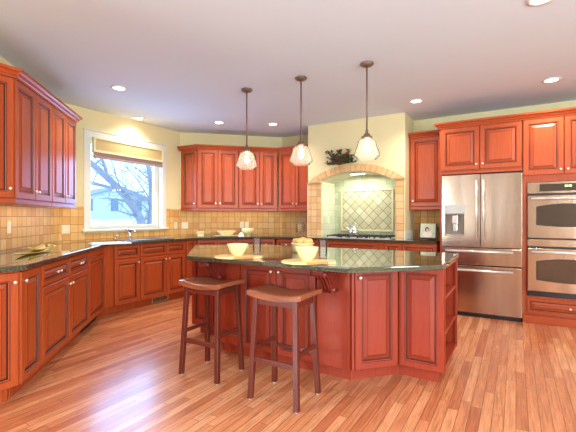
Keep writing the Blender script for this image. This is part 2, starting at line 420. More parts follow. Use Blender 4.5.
# rear family-room walls; their windows are added to hold the fill lights
RW = ((-3.4, .9), (-1.33, .1), (-.45, .1), (2.85, .42))  # narrow openings made up for the streaks on the refrigerator doors
m = MB(); xs = -4.8
for u, hw in RW:
    m.box(xs, u-hw, -.15, 0, 0, CE); m.box(u-hw, u+hw, -.15, 0, 0, .45); m.box(u-hw, u+hw, -.15, 0, 2.45, CE); xs = u+hw
m.box(xs, 3.65, -.15, 0, 0, CE)
struct(placed(m, 'wall_rear', plain('taupe_rear_wall', (160, 134, 108), .8, .02, 2), 'R', 0, -3.5))
MB_ = MB(); MB_.box(-.15, 0, -3.5, .05, 0, CE); struct(placed(MB_, 'wall_far_left', WALLM, 'R', -4.65, 0))
MB_ = MB(); MB_.box(-4.65, -2.62, 0, .12, 0, CE); struct(placed(MB_, 'wall_return', WALLM, 'R', 0, .05))
m = MB(); ys = -3.5
for v in (-1.6, 1.0):
    m.box(0, .15, ys, v-.8, 0, CE); m.box(0, .15, v-.8, v+.8, 0, .45); m.box(0, .15, v-.8, v+.8, 2.45, CE); ys = v+.8
m.box(0, .15, ys, VR, 0, CE)
struct(placed(m, 'wall_side', WALLM, 'R', 3.5, 0))
nw = 2
def added_rear_window(k, u, v, turned, hw=.8):  # made-up window, out of view, framing an added fill light
    global nw
    t = thing('window_%d' % nw, '', '', k, u, v, 0); del t['label']; del t['category']; struct(t); nw += 1
    if turned: t.rotation_euler.z += PI/2
    m = MB()
    g = min(.08, hw*.25)
    for a, b, c, d in ((-hw, -hw+g, .45, 2.45), (hw-g, hw, .45, 2.45), (-hw+g, hw-g, .45, .53), (-hw+g, hw-g, 2.37, 2.45)): m.box(a, b, -.1, -.02, c, d)
    m.build('window_frame', WHITEP, t)
    MB().box(-hw+g, hw-g, -.065, -.06, .53, 2.37).build('window_pane', PANE, t)
for u, hw in RW: added_rear_window('R', u, -3.5, False, hw)
for v in (-1.6, 1.0):
    added_rear_window('R', 3.62, v, True)

# ---------------------------------------------------------------- backsplash tile
def splash(n, k, u0, u1, v, z0=.92, z1=1.385, cut=()):
    m = MB(); xs = u0
    for a, b, zt in cut:
        m.box(xs, a, -.009, 0, z0, z1); m.box(a, b, -.009, 0, z0, zt); xs = b
    m.box(xs, u1, -.009, 0, z0, z1)
    struct(placed(m, 'trim_%d' % n, TILE, k, 0, v))
splash(1, 'L', 2.2, uL1-.004, VL)
splash(2, 'W', uvof('W', cLW)[0]+.004, uvof('W', cWB)[0]-.004, VW, cut=[(2.985, 4.405, 1.03)])
splash(3, 'B', uvof('B', cWB)[0]+.004, uvof('B', cBR)[0]-.004, VB)
splash(4, 'R', uvof('R', cBR)[0]+.004, -2.90, VR)
splash(5, 'R', -1.34, -.862, VR)

# ---------------------------------------------------------------- sink window
t = thing('window_1', '', '', 'W', 0, VW, 0); del t['label']; del t['category']; struct(t)
a, b, c, d = WIN
m = MB()
for q in ((a-.085, a, c-.03, d+.0), (b, b+.085, c-.03, d+.0)): m.box(q[0], q[1], -.02, 0, q[2], q[3], .004)
m.box(a-.085, b+.085, -.02, 0, d, d+.09, .004); m.box(a-.095, b+.095, -.03, 0, d+.09, d+.105, .004)
m.box(a, a+.012, 0, .1, c, d); m.box(b-.012, b, 0, .1, c, d); m.box(a, b, 0, .1, d-.012, d)
m.build('window_frame', WHITEP, t)
MB().box(a-.12, b+.12, -.05, .1, c-.03, c, .006).build('window_sill', WHITEP, t)
m = MB()
for q in ((a+.012, a+.06, c, d-.012), (b-.10, b-.012, c, d-.012), (a+.06, b-.10, c, c+.055), (a+.06, b-.10, d-.07, d-.012)): m.box(q[0], q[1], .06, .11, q[2], q[3], .004)
m.build('sash', WHITEP, t)
MB().box(a+.06, b-.10, .083, .088, c+.055, d-.07).build('window_pane', PANE, t)
# roman shade
t = thing('roman_shade', 'tan folded roman shade with cream border across top of the sink window', 'window shade', 'W', a+.02, VW-.022, 0)
WS = b-a-.04
MB().box(0, WS, -.045, -.005, d-.205, d+.0, .004).build('valance', SHADEF, t)
m = MB(); m.box(0, .028, -.052, -.045, d-.205, d, .001); m.box(WS-.028, WS, -.052, -.045, d-.205, d, .001)
m.box(.028, WS-.028, -.052, -.045, d-.205, d-.175, .001); m.box(.028, WS-.028, -.052, -.045, d-.022, d, .001); m.build('border', SHADEB, t)
m = MB(); m.box(.01, WS-.01, -.038, -.008, d-.245, d-.207, .008); m.box(.01, WS-.01, -.042, -.010, d-.285, d-.247, .008); m.build('folds', FOLD, t)

# ---------------------------------------------------------------- outside the window
def Wq(u, v): return w('W', u, v)
m = MB(); m.xprism([(6.2, -.9), (110, -.9), (110, 1.6), (30, .95), (18, .45), (9, -.6), (6.2, -.6)], -60, 80)
struct(placed(m, 'ground_snow', SNOW, 'W'))
def house(name, label, k_u, v, wd, dp, hz, rf, rotx=0, wins=()):
    t = thing(name, label, 'house', 'W', k_u, v, .8, rot=rotx)
    m = MB(); m.yprism([(-wd/2, 0), (wd/2, 0), (wd/2, hz), (0, hz+rf), (-wd/2, hz)], 0, dp); m.build('wall', SIDING, t)
    m = MB()
    for s in (-1, 1): m.yprism([(0, hz+rf+.05), (s*(wd/2+.5), hz-.35), (s*(wd/2+.5), hz-.15), (0, hz+rf+.3)], -.4, dp+.4)
    m.build('roof', ROOF, t)
    for (x, z) in wins: MB().box(x, x+.9, -.06, .0, z, z+1.4).build('window', PANED, t)
    return t
house('house', 'pale neighbour house with grey gabled roof seen through left half of the sink window', 15.5, 32, 10, 8, 2.6, 2.9, .45, [(-3, 1), (-.5, 1), (2, 1), (-.5, 3.0)])
house('house', 'distant pale house behind the bare branches, right of the gabled neighbour', 29.5, 42, 11, 8, 2.4, 1.6, -.2, [(-4, 1.2), (-1, 1.2), (2, 1.2), (4.4, 1.2)])
def tree(u, v, label, tilt, seed, hh):
    rnd = random.Random(seed); m = MB()
    def grow(p, d, L, r, lev):
        pts = [p]; n = 5; rr = [r]
        for i in range(n):
            d = (d + Vector((rnd.uniform(-.12, .12), rnd.uniform(-.12, .12), rnd.uniform(-.06, .1)))).normalized()
            p = p + d*L/n; pts.append(p); rr.append(r*(1-.5*(i+1)/n))
        m.tube(pts, rr, 6 if lev < 2 else 4, cap=False)
        if lev >= 6: return
        for k in range(3):
            i = rnd.choice((2, 3, 4, 5)) if k else 5
            a = Vector((rnd.uniform(-1, 1), rnd.uniform(-1, 1), rnd.uniform(-.3, .75))).normalized()
            grow(pts[i], (d*.75+a*.8).normalized(), L*rnd.uniform(.62, .82), rr[i]*.72, lev+1)
    grow(Vector((0, 0, 0)), Vector(tilt).normalized(), hh, .16, 0)
    x, y = w('W', u, v); o = m.build('bare_tree', BARK, None, (x, y, -.62), rz('W'), smooth=True)
    return tag(o, label, 'tree')
def limb_tree(label, limbs, seed, v):
    rnd = random.Random(seed); m = MB()
    def twig(p, d, L, r, lev):
        pts = [p]; rr = [r]
        for i in range(4):
            d = (d+Vector((rnd.uniform(-.18, .18), rnd.uniform(-.15, .15), rnd.uniform(-.1, .14)))).normalized(); p = p+d*L/4; pts.append(p); rr.append(r*(1-.2*(i+1)))
        rr = [max(q, .005) for q in rr]; m.tube(pts, rr, 4, cap=False)
        if lev < 2:
            for k in range(3):
                i = rnd.choice((1, 2, 3, 4)); a = Vector((rnd.uniform(-1, 1), rnd.uniform(-.7, .7), rnd.uniform(-.5, .9))).normalized()
                twig(pts[i], (d*.6+a*.8).normalized(), L*rnd.uniform(.55, .8), rr[i]*.8, lev+1)
    for pts, r0, r1 in limbs:
        P = [Vector(q) for q in pts]; F = []
        for a, b in zip(P, P[1:]):
            for k in range(4): F.append(a.lerp(b, k/4)+Vector((rnd.uniform(-.03, .03), rnd.uniform(-.03, .03), 0)))
        F.append(P[-1]); n = len(F); rr = [r0+(r1-r0)*i/(n-1) for i in range(n)]
        m.tube(F, rr, 8, cap=False)
        for i in range(3, n, 2):
            for k in range(2):
                a = Vector((rnd.uniform(-1, 1), rnd.uniform(-.8, .8), rnd.uniform(-.3, .9))).normalized()
                twig(F[i], (a+(P[-1]-P[0]).normalized()*.4).normalized(), rnd.uniform(1.0, 1.9), rr[i]*.36, 0)
    x, y = w('W', 0, v); return tag(m.build('bare_tree', BARK, None, (x, y, 0), rz('W'), smooth=True), label, 'tree')
limb_tree('leafless tree with thick leaning limbs close outside the sink window', [
    ([(8.60, 0, -.50), (8.53, 0, .32), (8.02, .1, 1.54), (7.34, .25, 2.30), (6.59, .4, 2.97), (6.0, .5, 3.5)], .17, .06),
    ([(8.50, 0, .60), (8.47, -.1, 1.6), (8.40, -.25, 2.3), (8.13, -.4, 2.95), (7.6, -.6, 3.6)], .11, .05),
    ([(8.52, .05, .9), (8.86, .2, 2.0), (9.0, .4, 2.9), (9.15, .5, 3.9)], .10, .04)], 3, 10.5)
tree(13, 17, 'smaller leafless tree farther off in the snowy yard', (.1, 0, 1), 11, 2.2)

# ---------------------------------------------------------------- left run
kz = .80
base_cab('L', 2.906, 3.254, 1.23, .612, 'narrow full-height single door red cherry base cabinet nearest the angled left end', [('door', .006, .342, .105, .868, [(.03, .70)])])
fr = []
W2 = 4.440-3.257
for i in range(2):
    a = i*W2/2+.005; b = (i+1)*W2/2-.005
    fr.append(('drawer', a, b, .705, .868, [((b-a)/2-.035, .08), ((b-a)/2+.035, .08)])); fr.append(('door', a, b, .105, .695, [(b-a-.03 if i == 0 else .03, .53)]))
t = base_cab('L', 3.257, 4.440, 1.23, .612, 'wide red cherry base cabinet with twin-knob drawers over two doors, left of the dishwasher', fr)
# panelled dishwasher
t = thing('dishwasher', 'dishwasher behind a tall red cherry panel beside the corner left of the sink', 'dishwasher', 'L', 4.446, 1.23, 0)
MB().box(.001, .612, .021, .58, .1, .872).box(.001, .612, .085, .58, 0, .1).build('body', BLACK, t)
door(t, .004, .608, .105, .80, (), 'door', .02)
MB().box(.004, .608, 0, .02, .806, .868, .003).build('control_strip', CHERRY_X, t)
# angled end base cabinet (face runs along the window-wall direction)
p0 = w('L', 2.904, 1.23); fw = .84
d_, n_ = ax('W')
A = p0; Bp = (A[0]-d_[0]*fw, A[1]-d_[1]*fw)
t = thing('base_cabinet', 'angled end base cabinet cut off by the left edge of the picture', 'cabinet', None, loc=(Bp[0], Bp[1], 0), rot=rz('W'))
def toL(root_rot, base, p):   # world -> local of a rotated root
    q = Matrix.Rotation(-root_rot, 2) @ Vector((p[0]-base[0], p[1]-base[1])); return (q.x, q.y)
pts = [(.02, .021), (fw-.012, .021), toL(rz('W'), Bp, w('L', 2.900, VL-.012)), toL(rz('W'), Bp, w('L', 2.34, VL-.012))]
m = MB(); m.prism(pts, .1, .878); m.prism([(.06, .085), (fw-.03, .085), pts[2], pts[3]], 0, .1); m.build('body', CHERRY, t)
door(t, .03, fw-.012, .105, .868, [(fw-.042-.03, .70)], 'door', .02)

# upper left cabinets
UZ0, UZ1 = 1.40, 2.385
def upper(k, u0, u1, vf, depth, label, doors, group=None, z0=UZ0, z1=UZ1):
    t = thing('wall_cabinet', label, 'cabinet', k, u0, vf, 0, group)
    m = MB(); m.box(.001, u1-u0-.001, .021, depth, z0-.005, 2.42); m.build('body', CHERRY, t)
    MB().box(.001, u1-u0-.001, .008, .03, z0-.05, z0-.006, .004).build('light_rail', CHERRY_X, t)
    for a, b, kn in doors: door(t, a-u0, b-u0, z0, z1, kn, 'door', .02)
    return t
kh = .075
upper('L', 3.546, 4.310, 1.54, .296, 'tall pair-door wall cabinet nearest the angled left end cabinet', [(3.552, 3.922, [(.345, kh)]), (3.930, 4.306, [(.03, kh)])])
upper('L', 4.314, 5.052, 1.54, .296, 'tall pair-door wall cabinet closest to the sink window', [(4.318, 4.686, [(.343, kh)]), (4.694, 5.046, [(.03, kh)])])
p0 = w('L', 3.542, 1.54); fw = .42
Bp = (p0[0]-d_[0]*fw, p0[1]-d_[1]*fw)
t = thing('wall_cabinet', 'angled end wall cabinet cut off by the left edge of the picture', 'cabinet', None, loc=(Bp[0], Bp[1], 0), rot=rz('W'))
pts = [(.02, .021), (fw-.012, .021), toL(rz('W'), Bp, w('L', 3.540, VL-.012)), toL(rz('W'), Bp, w('L', 3.26, VL-.012))]
MB().prism(pts, UZ0-.005, 2.42).build('body', CHERRY, t)
MB().box(.02, fw-.004, .008, .03, UZ0-.05, UZ0-.006, .004).build('light_rail', CHERRY_X, t)
door(t, .02, fw-.01, UZ0, UZ1, [(fw-.03-.035, kh)], 'door', .02)
CROWN = [(0, 2.388), (.006, 2.388), (.010, 2.402), (.022, 2.410), (.032, 2.430), (.050, 2.440), (.056, 2.461), (0, 2.461)]
m = MB(); e1 = w('L', 3.24, VL-.012); e2 = w('L', 5.052, VL-.012)
e1 = Bp
m.sweep(CROWN, [Bp, w('L', 3.542, 1.54), w('L', 5.054, 1.54), w('L', 5.054, VL-.003)])
tag(m.build('crown_molding', CHERRY_X), 'stepped crown molding capping the wall cabinets left of the sink window', 'molding')

# ---------------------------------------------------------------- window-wall run
t = thing('base_cabinet', 'plain red cherry corner filler between dishwasher and sink wall cabinets', 'cabinet', 'W', 2.895, 4.391, 0)
pts = [(.002, .021), (.118, .021), (.118, .62), toL(rz('W'), w('W', 2.895, 4.391), w('L', 5.30, 1.80)), toL(rz('W'), w('W', 2.895, 4.391), w('L', 5.075, 1.80)), toL(rz('W'), w('W', 2.895, 4.391), w('L', 5.075, 1.26))]
MB().prism(pts, .1, .878).prism([(.02, .085)]+[(.118, .085)]+pts[2:5]+[toL(rz('W'), w('W', 2.895, 4.391), w('L', 5.075, 1.32))], 0, .1).build('body', CHERRY, t)
base_cab('W', 3.018, 3.408, 4.391, .62, 'red cherry base cabinet with one drawer over one door, just left of the sink base', [('drawer', .008, .384, .70, .868, []), ('door', .008, .384, .105, .685, [(.346, .53)])])
base_cab('W', 3.411, 4.232, 4.391, .62, 'red cherry sink base with two false drawers over two doors under the window', [('drawer', .006, .455, .70, .868, []), ('drawer', .463, .812, .70, .868, []), ('door', .006, .455, .105, .685, [(.42, .53)]), ('door', .463, .812, .105, .685, [(.03, .53)])])
O = w('W', 4.235, 4.391)
t = thing('base_cabinet', 'plain red cherry corner base unit right of the sink base, partly behind the island', 'cabinet', 'W', 4.235, 4.391, 0)
cW = uvof('W', inter('W', 4.391, 'B', 6.27))
TL = lambda p: toL(rz('W'), O, p)
MB().prism([(.002, .021), (cW[0]-4.235-.01, .021), TL(w('B', .06, 6.291)), TL(w('B', .06, 6.84)), TL(w('B', -.16, 6.84)), TL(w('W', 4.60, 5.01)), (.002, .62)], .1, .878).prism([(.002, .085), (.2, .085), TL(w('B', .05, 6.36)), TL(w('B', .05, 6.84)), (.002, .62)], 0, .1).build('body', CHERRY, t)
door(t, .03, .215, .105, .868, (), 'door', .02)

# floor register in the toe kick
t = thing('floor_register', 'brass slotted air register set in the toe kick below the sink cabinets', 'vent', 'W', 3.66, 4.462, .008)
MB().box(0, .30, 0, .012, 0, .085, .003).build('frame', plain('antique_brass', (196, 164, 116), .4, metal=.6), t)
m = MB()
for i in range(12): m.box(.02+i*.022, .034+i*.022, -.002, .002, .015, .07)
m.build('slats', BLACK, t)

# ---------------------------------------------------------------- back (B) run and hood wall (R) run bases
def row_fronts(Wt, n):
    fs = []; s = Wt/n
    for i in range(n):
        a, b = i*s+.005, (i+1)*s-.005
        fs.append(('drawer', a, b, .705, .868, [((b-a)/2, .08)])); fs.append(('door', a, b, .105, .695, [(b-a-.03 if i % 2 == 0 else .03, .53)]))
    return fs
base_cab('B', .065, .70, 6.27, .60, 'red cherry base cabinet behind the island below the wide cream bowl', row_fronts(.635, 2))
base_cab('B', .703, 1.345, 6.27, .60, 'red cherry base cabinet behind the island below the footed cream bowl', row_fronts(.642, 2))
base_cab('R', -3.47, -2.63, 5.39, .59, 'red cherry base cabinet behind the island, left of the cooktop', row_fronts(.84, 2))
base_cab('R', -2.627, -1.643, 5.39, .60, 'red cherry cooktop base cabinet with a wide false drawer under the gas burners', [('drawer', .10, .90, .705, .868, []), ('door', .006, .488, .105, .695, [(.45, .53)]), ('door', .496, .976, .105, .695, [(.03, .53)])], )
base_cab('R', -1.64, -.906, 5.39, .60, 'red cherry base cabinet with two drawers between the cooktop and the refrigerator', [('drawer', .03, .26, .705, .868, []), ('drawer', .28, .725, .705, .868, []), ('door', .006, .362, .105, .695, [(.33, .53)]), ('door', .37, .728, .105, .695, [(.03, .53)])])

# perimeter worktop
def cpoly(segs): return [w(*s) if isinstance(s[0], str) else s for s in segs]
fL, fW, fB, fR = 1.195, 4.355, 6.235, 5.355
cnt = [w('L', 2.215, VL-.011), ]
ka = w('L', 2.904-.0, 1.195); kb = (ka[0]-d_[0]*.86-.0, ka[1]-d_[1]*.86)
outline = [w('L', 2.27, VL-.011), kb, (ka[0], ka[1]), inter('L', fL, 'W', fW), inter('W', fW, 'B', fB), inter('B', fB, 'R', fR), w('R', -.905, fR), w('R', -.905, VR-.011), w('R', -1.347, VR-.011), w('R', -1.347, 5.458), w('R', -1.36, 5.458), w('R', -1.475, 5.458), w('R', -1.475, VR-.011), w('R', -2.64, VR-.011), w('R', -2.64, 5.458), w('R', -2.894, 5.458), w('R', -2.894, VR-.011), ]
pBR = inter('B', VB-.011, 'R', VR-.011); pWB = inter('W', VW-.011, 'B', VB-.011); pLW = inter('L', VL-.011, 'W', VW-.011)
outline = [w('L', 2.27, VL-.011), kb, ka, inter('L', fL, 'W', fW), inter('W', fW, 'B', fB), inter('B', fB, 'R', fR), w('R', -.905, fR), w('R', -.905, VR-.011), pBR, pWB, pLW]
m = MB(); m.prism(outline, .880, .918, .006)
tag(m.build('countertop', GRANITE), 'polished dark speckled granite worktop running along the walls under the backsplash', 'countertop')

# uppers on back wall: angled end + two pairs, then the pair left of the hood
eB = .072
O = w('B', -.235, 6.862)
pA = w('B', eB, 6.562); dRv, nRv = ax('R')
fw = .425; Bp = (pA[0]-dRv[0]*fw, pA[1]-dRv[1]*fw)
t = thing('wall_cabinet', 'narrow angled end wall cabinet right of the sink window', 'cabinet', None, loc=(Bp[0], Bp[1], 0), rot=rz('R'))
TB = lambda p: toL(rz('R'), Bp, p)
MB().prism([(.02, .021), (fw-.004, .021), TB(w('B', eB-.002, VB-.012)), TB(w('B', -.20, VB-.012))], UZ0-.005, 2.42).build('body', CHERRY, t)
MB().box(.03, fw-.004, .008, .03, UZ0-.05, UZ0-.006, .004).build('light_rail', CHERRY_X, t)
door(t, .06, fw-.03, UZ0, UZ1, [(fw-.09-.03, kh)], 'door', .02)
upper('B', eB, .764, 6.562, .312, 'pair-door wall cabinet on the back wall beside the narrow angled end cabinet', [(.085, .409, [(.29, kh)]), (.417, .757, [(.03, kh)])])
upper('B', .768, 1.452, 6.562, .312, 'pair-door wall cabinet on the back wall behind the leftmost pendant lamp', [(.775, 1.125, [(.32, kh)]), (1.133, 1.435, [(.03, kh)])])
upper('R', -3.604, -2.900, 5.67, .32, 'pair-door wall cabinet tucked against the left side of the hood', [(-3.59, -3.262, [(.295, kh)]), (-3.254, -2.91, [(.03, kh)])])
m = MB(); m.sweep(CROWN, [(Bp[0], Bp[1]), pA, inter('B', 6.562, 'R', 5.67), w('R', -2.90, 5.67)])
tag(m.build('crown_molding', CHERRY_X), 'stepped crown molding capping the wall cabinets between window and hood', 'molding')
upper('R', -1.338, -.862, 5.67, .32, 'single-door wall cabinet between the hood and the refrigerator', [(-1.315, -.885, [(.03, kh)])])
m = MB(); m.sweep(CROWN, [w('R', -1.338, 5.67), w('R', -.925, 5.67)])
tag(m.build('crown_molding', CHERRY_X), 'short crown molding on the single-door cabinet right of the hood', 'molding')

def under_light(k, u0, u1, v, label, pw):
    t = thing('under_cabinet_light', label, 'light', k, (u0+u1)/2, v, UZ0-.008); L = u1-u0
    MB().box(-L/2, L/2, -.02, .02, -.016, 0, .003).build('housing', WHITEP, t)
    MB().box(-L/2+.02, L/2-.02, -.014, .014, -.018, -.016).build('lens', emit('warm_strip_lens', (255, 226, 176), 2), t)
    l = bpy.data.lights.new('strip_lamp', 'AREA'); l.shape = 'RECTANGLE'; l.size = L; l.size_y = .03; l.energy = pw; l.color = (1, .88, .68)
    lo = bpy.data.objects.new('strip_lamp', l); C.objects.link(lo); lo.parent = t; lo.location = (0, 0, -.025)
under_light('L', 3.65, 4.95, 1.70, 'slim warm light strip under the wall cabinets left of the window', 1.3)
under_light('B', .16, 1.38, 6.72, 'slim warm light strip under the back wall cabinets', .6)
# ---------------------------------------------------------------- hood breast with arched niche
uo0, uo1, ui0, ui1 = -2.896, -1.345, -2.665, -1.472
zc, Ro, Ri = .727, 1.326, 1.219; um = (uo0+uo1)/2; 
def arch(R, u0, u1, n=24):
    return [(u0+(u1-u0)*i/n, zc+math.sqrt(max(0, R*R-(u0+(u1-u0)*i/n-um)**2))) for i in range(n+1)]
ai = arch(Ri, ui0, ui1)
m = MB()
out = [(uo0, .919), (uo0, CE-.001), (uo1, CE-.001), (uo1, .919), (ui1, .919)]+ai[::-1]+[(ui0, .919)]
t_ = bmesh.new()
# front plate with arched opening, thick .10, and side cheeks back to the wall
def strip(m, y0, y1):
    n = len(ai)-1
    for i in range(n):
        (a, za), (b, zb) = ai[i], ai[i+1]
        m.yprism([(a, za), (b, zb), (b, CE-.001), (a, CE-.001)], y0, y1)
strip(m, 0, VR-5.46-.001)
m.box(uo0, ui0, 0, VR-5.46-.001, .919, CE-.001); m.box(ui1, uo1, 0, VR-5.46-.001, .919, CE-.001)
bmesh.ops.remove_doubles(m.b, verts=m.b.verts[:], dist=1e-5)
struct(placed(m, 'wall_hood', WALLM, 'R', 0, 5.46))
# niche lining: back tile, sides, soffit
m = MB(); m.box(ui0+.002, ui1-.002, -.010, -.001, .919, 1.80)
for (a, za), (b, zb) in zip(ai, ai[1:]): m.yprism([(a, 1.80-.001), (b, 1.80-.001), (b, max(zb, 1.80)), (a, max(za, 1.80))], -.010, -.001)
struct(placed(m, 'trim_6', NICHE, 'R', 0, VR))
for nn, x in ((7, ui0), (8, ui1)):
    s = .008 if x == ui0 else -.008
    m = MB(); m.box(min(x, x+s), max(x, x+s), 0.0, VR-5.46-.012, .919, 1.785); struct(placed(m, 'trim_%d' % nn, NICHES, 'R', 0, 5.46))
m = MB()
for (a, za), (b, zb) in zip(ai, ai[1:]): m.yprism([(a, za-.006), (b, zb-.006), (b, zb), (a, za)], .02, VR-5.46-.012)
struct(placed(m, 'trim_9', NICHES, 'R', 0, 5.46))
# pier tiles
for nn, a, b in ((10, uo0+.003, ui0+.008), (11, ui1-.008, uo1-.012)):
    m = MB(); m.box(a, b, -.012, 0, .919, 1.775); struct(placed(m, 'trim_%d' % nn, LEGT, 'R', 0, 5.46))
    m = MB(); m.box(a-.012, b+.010, -.026, -.0, 1.778, 1.798, .004); struct(placed(m, 'trim_%d' % (nn+10), LEGT, 'R', 0, 5.46))
# arch voussoirs, one stone ring
t = MB(); N = 19; th0 = math.asin((uo0+.01-um)/Ro); th1 = math.asin((uo1-.01-um)/Ro)
for i in range(N):
    a0 = th0+(th1-th0)*i/N+.0016; a1 = th0+(th1-th0)*(i+1)/N-.0016
    q = [(um+Ri*math.sin(a0), zc+Ri*math.cos(a0)), (um+Ri*math.sin(a1), zc+Ri*math.cos(a1)), (um+Ro*math.sin(a1), zc+Ro*math.cos(a1)), (um+Ro*math.sin(a0), zc+Ro*math.cos(a0))]
    q = [(x, max(z, 1.80)) for x, z in q]
    t.yprism(q, -.024+random.uniform(-.002, .002), 0, .003)
struct(placed(t, 'trim_12', ARCHT, 'R', 0, 5.46))
# framed diamond panel
m = MB(); a, b, c, d = -2.553, -1.652, 1.009, 1.70
for q in ((a, b, c, c+.03), (a, b, d-.03, d), (a, a+.03, c+.03, d-.03), (b-.03, b, c+.03, d-.03)): m.box(q[0], q[1], -.03, -.010, q[2], q[3], .006)
struct(placed(m, 'trim_13', plain('cream_stone_frame', (222, 204, 164), .45, .05), 'R', 0, VR))
m = MB(); m.box(a+.03, b-.03, -.016, -.010, c+.03, d-.03); struct(placed(m, 'trim_14', DIAM, 'R', 0, VR))
# white corner trim down the breast sides
m = MB(); m.box(uo0-.006, uo0+.002, -.013, .03, .92, 1.775); m.box(uo1-.012, uo1+.006, -.012, .5, .92, 1.04, .002); struct(placed(m, 'trim_15', WHITEP, 'R', 0, 5.46))
# hood light in the soffit
t = thing('hood_light', 'small bright light under the crown of the tiled hood arch', 'light', 'R', -2.11, 5.62, 1.925)
MB().box(-.13, .13, -.03, .03, -.012, .006, .003).build('housing', WHITEP, t)
MB().box(-.11, .11, -.02, .02, -.018, -.012).build('lens', CANEM, t)
l = bpy.data.lights.new('hood_lamp', 'AREA'); l.shape = 'RECTANGLE'; l.size = .5; l.size_y = .15; l.energy = 7; l.color = (.93, 1, .88)
lo = bpy.data.objects.new('hood_lamp', l); C.objects.link(lo); lo.parent = t; lo.location = (0, .1, -.03)

# ---------------------------------------------------------------- tall surround, fridge, ovens
t = thing('wall_cabinet', 'deep two-door cabinet bridging above the stainless refrigerator', 'cabinet', 'R', -.858, 5.28, 0)
MB().box(.002, .923, .021, .72, 1.80, 2.42).box(.002, .030, .03, .72, .001, 1.80).build('body', CHERRY, t)
MB().box(.033, .923, .012, .03, 1.795, 1.83, .003).build('bottom_rail', CHERRY_X, t)
door(t, .020, .466, 1.845, 2.385, [(.413, .06)], 'door', .02); door(t, .474, .916, 1.845, 2.385, [(.03, .06)], 'door', .02)
t = thing('oven_cabinet', 'tall cherry cabinet housing the double wall ovens at the right edge', 'cabinet', 'R', .068, 5.28, 0)
Wc = .885
m = MB(); m.box(0, Wc, .021, .72, 1.655, 2.42); m.box(0, Wc, .021, .72, .1, .32); m.box(0, .042, .021, .72, .32, 1.655); m.box(Wc-.05, Wc, .021, .72, .32, 1.655); m.box(0, Wc, .6, .72, .32, 1.655); m.box(0, Wc, .04, .72, 0, .1); m.build('body', CHERRY, t)
MB().box(.0, Wc, .012, .06, 0, .095, .003).build('toe_board', CHERRY_X, t)
door(t, .006, .396, 1.735, 2.385, [(.362, .05)], 'door', .02); door(t, .404, Wc-.01, 1.735, 2.385, [(.03, .05)], 'door', .02)
door(t, .045, Wc-.03, .125, .29, [(.41, .085)], 'drawer', .02, None, .03)
m = MB(); m.sweep([(o_, z_) for o_, z_ in CROWN], [w('R', -.860, 5.60), w('R', -.860, 5.28), w('R', .952, 5.28)])
tag(m.build('crown_molding', CHERRY_X), 'deep crown molding above the refrigerator and oven cabinets', 'molding')

t = thing('double_wall_oven', 'stainless double wall oven with two arched dark windows', 'oven', 'R', .114, 5.28, 0)
ow = .76
MB().box(0, ow, .004, .56, .325, 1.65).build('body', BLACK, t)
p = MB().box(0, ow, -.008, .004, 1.518, 1.648, .003).build('control_panel', STEEL, t)
q = MB().box(.12, ow-.12, -.010, -.008, 1.54, 1.625, .0).build('display', OVENG, p)
m = MB()
for i, x in enumerate((.36, .375, .395, .41)): m.box(x, x+.008, -.0115, -.010, 1.585, 1.607)
m.build('clock_digits', LEDG, p)
for nm, z0, z1, zw0, zw1 in (('oven_door', 1.0, 1.495, 1.15, 1.375), ('oven_door', .385, .882, .515, .745)):
    dr = MB().box(0, ow, -.028, 0, z0, z1, .006).build(nm, STEEL, t)
    def win_outline(g):
        pts = []; n = 12; a, b = .095-g, ow-.095+g
        for i in range(n+1):
            x = a+(b-a)*i/n; s = 1-((x-ow/2)/((b-a)/2))**2; pts.append((x, zw1+g-.02+.035*s))
        for i in range(n, -1, -1):
            x = a+(b-a)*i/n; s = 1-((x-ow/2)/((b-a)/2))**2; pts.append((x, zw0-g+.012-.022*s))
        return pts
    MB().yprism(win_outline(.008), -.030, -.027).build('window_gasket', BLACK, dr)
    MB().yprism(win_outline(0), -.032, -.0295).build('window', OVENG, dr)
    hz = z1-.04
    m = MB(); m.tube([(.04, -.07, hz), (ow-.04, -.07, hz)], .012, 12)
    for x in (.07, ow-.07): m.tube([(x, -.072, hz), (x, -.026, hz)], .008, 8)
    m.build('handle', HANDLE, dr)
MB().box(0, ow, -.018, .0, .905, .985, .003).build('trim_strip', STEEL, t)
MB().box(0, ow, -.006, .004, .33, .378, .002).build('vent_grille', BLACK, t)

t = thing('refrigerator', 'stainless french door refrigerator with ice dispenser and two bottom drawers', 'refrigerator', 'R', -.822, 5.25, 0)
FW = .886
MB().box(.005, .034, .045, .14, .03, 1.785).box(.267, FW-.005, .045, .14, .03, 1.785).box(.034, .267, .045, .14, .03, .99).box(.034, .267, .045, .14, 1.30, 1.785).box(.005, FW-.005, .14, .70, .03, 1.785).build('body', BLACK, t)
MB().box(.02, FW-.02, .02, .06, .0, .05).build('toe_grille', BLACK, t)
# left door with dispenser opening
x0_, x1_, z0_, z1_ = .035, .265, 1.0, 1.29
m = MB()
ld = MB(); ld.box(0, x0_, 0, .04, .868, 1.775); ld.box(x1_, .440, 0, .04, .868, 1.775); ld.box(x0_, x1_, 0, .04, .868, z0_); ld.box(x0_, x1_, 0, .04, z1_, 1.775)
bmesh.ops.remove_doubles(ld.b, verts=ld.b.verts[:], dist=1e-5)
ld = ld.build('left_door', STEEL, t)
MB().box(.445, FW, 0, .04, .868, 1.775, .006).build('right_door', STEEL, t)
MB().box(0, FW, 0, .04, .648, .858, .006).build('middle_drawer', STEEL, t)
MB().box(0, FW, 0, .04, .05, .636, .006).build('freezer_drawer', STEEL, t)
dp = MB(); dp.box(x0_-.008, x1_+.008, -.004, 0, 1.29, 1.40, .002).build('dispenser_panel', plain('dispenser_grey_panel', (176, 168, 158), .45, metal=.4), ld)
dk = plain('dispenser_cavity_grey', (158, 134, 112), .4)
